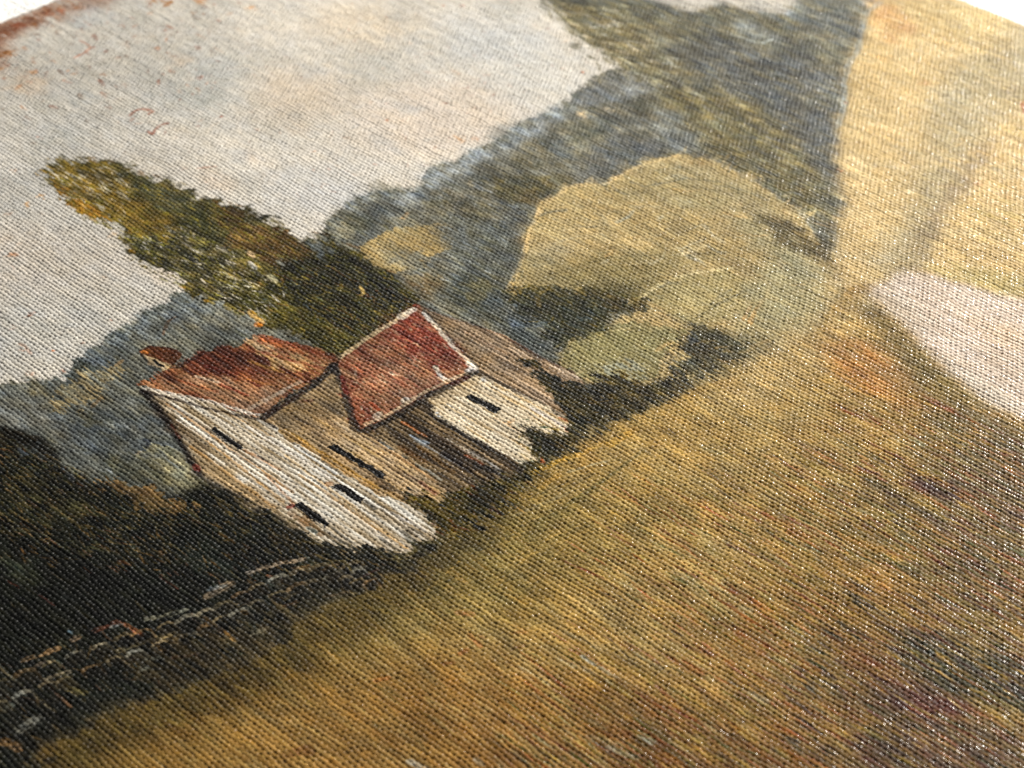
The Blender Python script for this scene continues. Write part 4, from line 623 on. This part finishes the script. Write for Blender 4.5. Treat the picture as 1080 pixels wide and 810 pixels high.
F3 = [(430, 522), (446, 521), (462, 528), (476, 521), (500, 511), (525, 503), (551, 497), (568, 487), (580, 486), (566, 500), (545, 520), (522, 540), (500, 552), (480, 563), (462, 568), (459, 557), (446, 546), (436, 534)]
fill(F3, [(22, 24, 18), (44, 42, 24), (84, 74, 30), (110, 94, 36)], 'rag', region=SHRUB, mix=(('fine', .5), ('str', .5)), gain=.9, dry=.04)
scatter(F3, 330, [(20, 20, 20), (120, 100, 34), (96, 84, 34), (50, 50, 30), (30, 34, 44), (110, 60, 30)], (.4, 2.2), (.1, .3), 86, 16, (.4, .9), 67)
scatter([(545, 440), (600, 455), (570, 490), (540, 500)], 60, [(60, 84, 60), (150, 130, 50), (30, 34, 28)], (.4, 1.6), (.1, .3), 80, 30, (.5, .9), 68)
for A, n, sd in (([(200, 500), (240, 520), (300, 552), (336, 574), (372, 580), (404, 582), (430, 584), (462, 566), (462, 580), (420, 600), (360, 596), (300, 570), (230, 532)], 260, 171), ([(420, 520), (470, 528), (530, 504), (570, 484), (604, 462), (610, 476), (560, 510), (500, 550), (450, 560)], 240, 172), ([(600, 400), (640, 404), (604, 462), (570, 484), (590, 440)], 90, 173)):
    scatter(A, n, [(24, 28, 18), (74, 68, 30), (44, 46, 26), (104, 92, 38), (30, 32, 24), (120, 100, 44)], (.6, 2.4), (.12, .30), 84, 22, (.45, .9), sd)
fringe([(237, 516), (302, 550), (337, 573), (385, 576), (423, 586), (458, 567), (460, 556)], 60, [(30, 30, 18), (84, 74, 34), (52, 50, 28)], ln=(4, 9), w=(1.4, 2.6), off=3, seed=174)
fringe([(552, 489), (570, 480), (556, 466), (560, 452), (586, 460), (600, 458)], 30, [(30, 32, 20), (90, 80, 36), (52, 50, 28)], ln=(4, 9), w=(1.4, 2.6), off=2.5, seed=175)
dabs([(571, 486, 4, (170, 96, 50), .6), (560, 485, 4, (120, 150, 120), .7), (437, 527, 6, (130, 110, 34), .6)], 13)

# ---- broken brushwork everywhere below the sky, then deeper colour
sky = (REGION == SKY)
b1 = vnoise(.9, 2.6, 81, 3); b2 = vnoise(.35, 1.3, 82, 2); b3 = vnoise(3.2, 2.4, 83, 3)
amt = np.ones((NV, NU), F4)
for ids, a in (([SKY], .22), ([HILLS], 1.15), ([FOLIAGE], 1.3), ([BUSH], .45), ([MEADOW], .62), ([PATH], .22), ([FIELD], .35), ([TREE, HEDGE, SHRUB, WALLSTONE], 1.35), ([C1_WALL, C2_WALL], .2), ([C1_ROOF, C2_ROOF], 1.1), ([C1_SIDE, C2_SIDE, BARN], .7)):
    amt[np.isin(REGION, ids)] = a
PAINT *= np.exp(amt * (b1 * .34 + b2 * .30 + b3 * .20))[..., None]
warm = (vnoise(1.6, 2.2, 84, 3) * .6 + vnoise(.5, 1.2, 85, 1) * .4) * np.minimum(amt, 1.2) * np.where(REGION == TREE, .45, 1).astype(F4)
PAINT *= np.stack([1 + .13 * warm, 1 + .02 * warm, 1 - .20 * warm], -1).astype(F4)
lum = (PAINT * np.array([.25, .65, .10], F4)).sum(-1, keepdims=True)
sat = np.full((NV, NU, 1), 1.10, F4)
sat[sky] = 1.0; sat[REGION == HILLS] = .80; sat[(REGION == HEDGE) | (REGION == WALLSTONE)] = .78; sat[REGION == MEADOW] = 1.02; sat[REGION == TREE] = 1.05; sat[(REGION == C1_ROOF) | (REGION == C2_ROOF)] = .92; sat[REGION == FIELD] = .95; sat[REGION == PATH] = .9; sat[REGION == BUSH] = .92; sat[REGION == FOLIAGE] = .9
PAINT[:] = np.clip(lum + (PAINT - lum) * sat, .002, 1)
gam = np.where(sky, 1.0, 1.16)[..., None].astype(F4)
PAINT[:] = PAINT ** gam * np.where(sky, .92, np.where(REGION == PATH, .9, 1.0) * np.where((REGION == C1_WALL) | (REGION == C2_WALL), .92, 1.0) * np.where(REGION == MEADOW, .97, np.where(REGION == BUSH, .96, np.where((REGION == HEDGE) | (REGION == SHRUB), .72, 1.05))))[..., None].astype(F4)
# ---- thin fibres of colour following the threads
PAINT *= (1 + .07 * N_str + .05 * N_str2 + .05 * N_grain)[..., None]
# ---- unpainted white border of the cloth
wob_v = N_fine * .10 + N_grain * .05; wob_u = N_fine * .12 + N_grain * .06
brd = np.maximum((V_EDGE + wob_v - Vg[:, None]) / .25, (Ug[None, :] - U_EDGE + wob_u) / .25)
ab = np.clip(brd + .5, 0, 1)[..., None].astype(F4)
PAINT[:] = PAINT * (1 - ab) + s2l((238, 238, 236)) * ab
REGION[ab[..., 0] > .5] = BORDER
print('painted', time.time() - T0)

# ------------------------------------------------------------------ the weave
PU, PV = 0.465, 0.288           # thread pitch across / down, mm
def weave(Um, Vm):
    nu, nv = Um.shape[1], Vm.shape[0]
    kw = dict(nu=nu, nv=nv, du=DU, dv=DV)
    s = (Um / F4(PU) + vnoise(9, 9, 71, 2, **kw) * F4(.5) + vnoise(1.2, 1.2, 72, 2, **kw) * F4(.2)).astype(F4)
    t = (Vm / F4(PV) + vnoise(9, 9, 73, 2, **kw) * F4(.6) + vnoise(1.2, 1.2, 74, 2, **kw) * F4(.24)).astype(F4)
    i = np.floor(s); j = np.floor(t); fs = s - i - F4(.5); ft = t - j - F4(.5)
    wd1 = .97 + F4(.15) * vnoise(.6, 8, 75, 1, **kw); wd2 = .97 + F4(.15) * vnoise(8, .34, 76, 1, **kw)
    pi_ = F4(math.pi)
    par_i = 1 - 2 * (i.astype(np.int32) & 1).astype(F4); par_j = 1 - 2 * (j.astype(np.int32) & 1).astype(F4)
    zw = RW * np.sqrt(np.clip(1 - (2 * fs / wd1) ** 2, 0, 1)) + BW * par_i * np.cos(pi_ * (t - F4(.5)))
    zf = RF * np.sqrt(np.clip(1 - (2 * ft / wd2) ** 2, 0, 1)) - BW * par_j * np.cos(pi_ * (s - F4(.5))) - F4(.024)
    rnd = np.random.RandomState(5).uniform(-1, 1, (509, 601)).astype(F4)[j.astype(np.int32) % 509, i.astype(np.int32) % 601]
    zw = zw + F4(.030) * rnd * np.cos(pi_ * ft) * np.cos(pi_ * fs)
    k = F4(.018); h = np.clip(.5 + .5 * (zw - zf) / k, 0, 1)          # smooth maximum: paint bridges the crossings
    z = zf * (1 - h) + zw * h + k * h * (1 - h)
    z = z + F4(.012) * vnoise(.18, .18, 77, 1, **kw) + F4(.009) * (vnoise(.5, 9, 91, 1, **kw) + vnoise(9, .3, 92, 1, **kw)) + F4(.014) * vnoise(.6, .4, 78, 1, **kw)
    z = z + F4(.05) * vnoise(6, 6, 79, 1, **kw)
    return z
RW, RF, BW = F4(.074), F4(.068), F4(.061)
H = weave(Ug[None, :] + np.zeros((NV, 1), F4), Vg[:, None] + np.zeros((1, NU), F4))
H -= F4(H.mean())
gy, gx = np.gradient(H, F4(DV), F4(DU))
NRM = np.stack([-gx, gy, np.ones_like(gx)], -1); NRM /= np.linalg.norm(NRM, axis=-1, keepdims=True)
print('weave', time.time() - T0, H.std())

# ------------------------------------------------------------------ materials
def nodes_of(m):
    m.use_nodes = True; nt = m.node_tree; nt.nodes.clear(); return nt, nt.nodes, nt.links
def paint_material(name, rough=.5, coat=.3, white=False):
    m = bpy.data.materials.new(name); nt, N, L = nodes_of(m)
    out = N.new('ShaderNodeOutputMaterial'); b = N.new('ShaderNodeBsdfPrincipled')
    col = N.new('ShaderNodeAttribute'); col.attribute_name = 'paint'
    nr = N.new('ShaderNodeAttribute'); nr.attribute_name = 'thread_normal'
    tc = N.new('ShaderNodeTexCoord')
    n1 = N.new('ShaderNodeTexNoise'); n1.inputs['Scale'].default_value = 4200; n1.inputs['Detail'].default_value = 3
    n2 = N.new('ShaderNodeTexNoise'); n2.inputs['Scale'].default_value = 1500; n2.inputs['Detail'].default_value = 2
    L.new(tc.outputs['Object'], n1.inputs['Vector']); L.new(tc.outputs['Object'], n2.inputs['Vector'])
    bm = N.new('ShaderNodeBump'); bm.inputs['Strength'].default_value = .5; bm.inputs['Distance'].default_value = .00003
    L.new(n1.outputs['Fac'], bm.inputs['Height']); L.new(nr.outputs['Vector'], bm.inputs['Normal'])
    # slight value jitter of the ink, fibre by fibre
    mr = N.new('ShaderNodeMapRange'); mr.inputs['From Min'].default_value = .3; mr.inputs['From Max'].default_value = .7
    mr.inputs['To Min'].default_value = .86; mr.inputs['To Max'].default_value = 1.12
    L.new(n1.outputs['Fac'], mr.inputs['Value'])
    mx = N.new('ShaderNodeVectorMath'); mx.operation = 'SCALE'
    L.new(col.outputs['Color'], mx.inputs[0]); L.new(mr.outputs['Result'], mx.inputs['Scale'])
    L.new(mx.outputs['Vector'], b.inputs['Base Color'])
    rr = N.new('ShaderNodeMapRange'); rr.inputs['From Min'].default_value = .35; rr.inputs['From Max'].default_value = .65
    rr.inputs['To Min'].default_value = rough - .1; rr.inputs['To Max'].default_value = rough + .12
    L.new(n2.outputs['Fac'], rr.inputs['Value']); L.new(rr.outputs['Result'], b.inputs['Roughness'])
    b.inputs['Specular IOR Level'].default_value = .10
    n3 = N.new('ShaderNodeTexNoise'); n3.inputs['Scale'].default_value = 1150; n3.inputs['Detail'].default_value = 1; L.new(tc.outputs['Object'], n3.inputs['Vector'])
    mc = N.new('ShaderNodeMapRange'); mc.inputs['From Min'].default_value = .49; mc.inputs['From Max'].default_value = .64; mc.inputs['To Max'].default_value = coat * 2; L.new(n3.outputs['Fac'], mc.inputs['Value']); L.new(mc.outputs['Result'], b.inputs['Coat Weight'])
    b.inputs['Coat Roughness'].default_value = COAT_R
    L.new(bm.outputs['Normal'], b.inputs['Normal'])
    bc = N.new('ShaderNodeBump'); bc.inputs['Strength'].default_value = 1.0; bc.inputs['Distance'].default_value = .00005
    L.new(n2.outputs['Fac'], bc.inputs['Height']); fl = N.new('ShaderNodeVectorMath'); fl.operation = 'ADD'; fl.inputs[1].default_value = (0, 0, FLAT); fz = N.new('ShaderNodeVectorMath'); fz.operation = 'NORMALIZE'
    L.new(nr.outputs['Vector'], fl.inputs[0]); L.new(fl.outputs['Vector'], fz.inputs[0]); L.new(fz.outputs['Vector'], bc.inputs['Normal']); L.new(bc.outputs['Normal'], b.inputs['Coat Normal'])
    L.new(b.outputs['BSDF'], out.inputs['Surface'])
    return m
COAT_R = .15; FLAT = .75
M_PAINT = paint_material('painted_canvas', .55, .13)
M_WHITE = paint_material('bare_white_canvas', .7, .05)

# ------------------------------------------------------------------ objects
def link(o, parent=None):
    COL.objects.link(o)
    if parent is not None: o.parent = parent
    return o

LIGHT = 1.0
ALB = F4(1.0)
def grid_mesh(name, mask, mat, step=1, dz=0.0):
    """mesh of the cells in mask (on the paint raster, every step-th sample)"""
    ii, jj = np.nonzero(mask)
    if len(ii) == 0: return None
    h, w = mask.shape; W = w + 1
    quad = np.stack([ii * W + jj, (ii + 1) * W + jj, (ii + 1) * W + jj + 1, ii * W + jj + 1], 1)
    ids, inv = np.unique(quad, return_inverse=True)
    vi, vj = ids // W * step, ids % W * step
    vi = np.minimum(vi, NV - 1); vj = np.minimum(vj, NU - 1)
    if step > 1:        # the plain sheet dips under the modelled weave and comes level where that ends
        qx, qy = proj(Ug[vj], Vg[vi]); dz = np.where((qx > -165) & (qx < 1315) & (qy > -78) & (qy < 912), dz, -.05).astype(F4)
    co = np.stack([Ug[vj], -Vg[vi], (H[vi, vj] if step == 1 else 0 * Ug[vj]) + dz], 1).astype(F4) * F4(.001)
    me = bpy.data.meshes.new(name)
    nf = len(ii)
    me.vertices.add(len(ids)); me.vertices.foreach_set('co', co.ravel())
    me.loops.add(nf * 4); me.loops.foreach_set('vertex_index', inv.reshape(-1).astype(np.int32))
    me.polygons.add(nf); me.polygons.foreach_set('loop_start', np.arange(0, nf * 4, 4, dtype=np.int32))
    me.polygons.foreach_set('use_smooth', np.ones(nf, bool))
    me.update(calc_edges=True)
    a = me.attributes.new('paint', 'FLOAT_VECTOR', 'POINT'); a.data.foreach_set('vector', np.clip(PAINT[vi, vj] * ALB, 0, .9).astype(F4).ravel())
    a = me.attributes.new('thread_normal', 'FLOAT_VECTOR', 'POINT')
    a.data.foreach_set('vector', (NRM[vi, vj] if step == 1 else np.tile(np.array([0, 0, 1], F4), (len(vi), 1))).astype(F4).ravel())
    me.materials.append(mat)
    return bpy.data.objects.new(name, me)

px, py = proj(Ug[None, :-1] + np.zeros((NV - 1, 1), F4), Vg[:-1, None] + np.zeros((1, NU - 1), F4))
near = (px > -180) & (px < 1330) & (py > -90) & (py < 925)
reg = REGION[:-1, :-1]
near &= (Ug[None, :-1] < U_EDGE + 12) & (Vg[:-1, None] > V_EDGE - 12)
print('fine cells', near.sum())

root = bpy.data.objects.new('canvas_painting', None); link(root)
root['label'] = 'woven canvas with a painted country landscape of two cottages, lying flat'
root['category'] = 'painting'

def part(name, ids, parent=root, label=None, mat=None):
    o = grid_mesh(name, near & np.isin(reg, ids), mat or M_PAINT)
    if o is None: return None
    link(o, parent)
    if label: o['label'] = label
    return o
part('painted_sky', [SKY], label='pale grey painted sky with peach and rust brown flecks')
part('painted_tree', [TREE], label='dark olive and ochre painted tree leaning over the cottage roofs')
part('painted_hills', [HILLS], label='blue grey painted far hills')
part('painted_foliage', [FOLIAGE], label='blurred dark green painted woodland beside the yellow slope')
part('painted_bush', [BUSH], label='rounded pale yellow painted bushes with a light rim')
part('painted_slope', [FIELD], label='straw yellow painted slope near the right edge')
part('painted_path', [PATH], label='pale pinkish white painted path')
part('painted_meadow', [MEADOW], label='golden brown painted meadow with streaks of green and maroon')
part('painted_hedge', [HEDGE], label='nearly black painted hedge with ochre flecks')
part('painted_stone_wall', [WALLSTONE], label='painted stone wall sketched in pale strokes on black')
part('painted_shrub', [SHRUB], label='dark painted shrubs at the foot of the cottages')
top_side = (Vg[:-1, None] < V_EDGE + 1) & (Ug[None, :-1] < U_EDGE - 15)
for side, lab in ((top_side, 'bare white unpainted canvas margin above the sky'), (~top_side, 'bare white unpainted canvas margin beyond the yellow slope')):
    o = grid_mesh('canvas_border', near & (reg == BORDER) & side, M_WHITE); link(o, root); o['label'] = lab
c1 = part('painted_cottage', [C1_WALL], label='painted cottage with a streaky white gable and a rust brown roof')
part('roof', [C1_ROOF], c1, 'rust brown streaked roof'); part('side_wall', [C1_SIDE], c1, 'tan side wall'); part('chimney', [C1_CHIM], c1, 'small brown chimney dormer')
for k in (0, 1, 2, 3, 5): part('window', [WIN + k], c1)
c2 = part('painted_cottage', [C2_WALL], label='painted cottage with a brick red roof and a small white front')
part('roof', [C2_ROOF], c2, 'brick red roof with white edges'); part('side_wall', [C2_SIDE], c2, 'brown side wall'); part('window', [WIN + 4], c2)
part('painted_barn', [BARN], label='dark plank wall painted between the two cottages')

# the cloth itself, whole sheet, a hair below the modelled weave
S = 4
cm = np.ones(((NV - 1) // S, (NU - 1) // S), bool)
cm &= (Ug[None, :cm.shape[1] * S:S] < U_EDGE + 12) & (Vg[:cm.shape[0] * S:S, None] > V_EDGE - 12)
M_SHEET = M_PAINT.copy(); M_SHEET.name = 'canvas_sheet_weave'; nt = M_SHEET.node_tree; N, L = nt.nodes, nt.links
tc = [n for n in N if n.type == 'TEX_COORD'][0]; wv = []
for d, p in (('X', PU), ('Y', PV)):
    wn = N.new('ShaderNodeTexWave'); wn.wave_type = 'BANDS'; wn.bands_direction = d; wn.inputs['Scale'].default_value = 1000 / p / 20 * math.pi * 2; wn.inputs['Distortion'].default_value = .6; wn.inputs['Detail Scale'].default_value = 3; L.new(tc.outputs['Object'], wn.inputs['Vector']); wv.append(wn)
ml = N.new('ShaderNodeMath'); ml.operation = 'MULTIPLY'; L.new(wv[0].outputs['Fac'], ml.inputs[0]); L.new(wv[1].outputs['Fac'], ml.inputs[1])
bw = N.new('ShaderNodeBump'); bw.inputs['Strength'].default_value = 1; bw.inputs['Distance'].default_value = .0001; L.new(ml.outputs[0], bw.inputs['Height'])
for n in [n for n in N if n.type == 'BUMP' and n is not bw]:
    for l in list(n.inputs['Normal'].links): L.remove(l)
    L.new(bw.outputs['Normal'], n.inputs['Normal'])
sheet = grid_mesh('canvas_sheet', cm, M_SHEET, step=S, dz=-.24); link(sheet, root)
sheet['label'] = 'the cloth backing sheet that carries the whole picture'

# white table under it
me = bpy.data.meshes.new('tabletop')
z = -.0012; a = 1.5
me.from_pydata([(-a, -a, z), (a, -a, z), (a, a, z), (-a, a, z)], [], [(0, 1, 2, 3)])
tb = bpy.data.objects.new('tabletop', me); link(tb); tb['kind'] = 'structure'
mt = bpy.data.materials.new('white_tabletop'); nt, N, L = nodes_of(mt)
o_ = N.new('ShaderNodeOutputMaterial'); b = N.new('ShaderNodeBsdfPrincipled'); tc = N.new('ShaderNodeTexCoord'); nz = N.new('ShaderNodeTexNoise'); nz.inputs['Scale'].default_value = 40
cr = N.new('ShaderNodeValToRGB'); cr.color_ramp.elements[0].color = (.78, .78, .77, 1); cr.color_ramp.elements[1].color = (.84, .84, .83, 1)
L.new(tc.outputs['Object'], nz.inputs['Vector']); L.new(nz.outputs['Fac'], cr.inputs['Fac']); L.new(cr.outputs['Color'], b.inputs['Base Color']); b.inputs['Roughness'].default_value = .5
L.new(b.outputs['BSDF'], o_.inputs['Surface']); me.materials.append(mt)

# ------------------------------------------------------------------ light
def area(name, loc, target, size, power, color):
    l = bpy.data.lights.new(name, 'AREA'); l.shape = 'DISK'; l.size = size; l.energy = power; l.color = color
    o = bpy.data.objects.new(name, l); link(o); o.location = loc
    from mathutils import Vector
    d = Vector(target) - Vector(loc); o.rotation_euler = d.to_track_quat('-Z', 'Y').to_euler()
    return o
def polar(az_from_heading, elev, r):
    """az measured clockwise (to the right) from where the camera faces"""
    a = HEAD - math.radians(az_from_heading); e = math.radians(elev)
    return (r * math.cos(a) * math.cos(e), r * math.sin(a) * math.cos(e), r * math.sin(e))
area('key_lamp', polar(36, 25, .66), (0, 0, 0), .18, 8.7, (1, .965, .91))
area('side_lamp', polar(50, 33, .66), (0, 0, 0), .022, 4.0, (1, .95, .86))
area('fill_lamp', polar(-60, 60, 1.2), (0, 0, 0), 0.5, 0.65, (.97, .98, 1))
w = bpy.data.worlds.new('World'); sc.world = w; w.use_nodes = True
w.node_tree.nodes['Background'].inputs[0].default_value = (.97, .98, 1, 1); w.node_tree.nodes['Background'].inputs[1].default_value = .045

# ------------------------------------------------------------------ camera
from mathutils import Matrix
cam = bpy.data.cameras.new('camera'); co = bpy.data.objects.new('camera', cam); link(co)
cam.sensor_width = 36; cam.lens = FPX / 1080 * 36; cam.clip_start = .01; cam.clip_end = 20
co.matrix_world = Matrix(((rt[0], up[0], -fw[0], cam_mm[0] * .001), (rt[1], up[1], -fw[1], cam_mm[1] * .001), (rt[2], up[2], -fw[2], cam_mm[2] * .001), (0, 0, 0, 1)))
cam.dof.use_dof = True
fu, fv = uv(420, 480)
cam.dof.focus_distance = float(np.dot(np.array([fu, -fv, 0]) - cam_mm, fw)) * .001
cam.dof.aperture_fstop = cam.lens / 1.2
sc.camera = co
sc.view_settings.view_transform = 'Standard'; sc.view_settings.look = 'None'; sc.view_settings.exposure = 0
print('done', time.time() - T0)
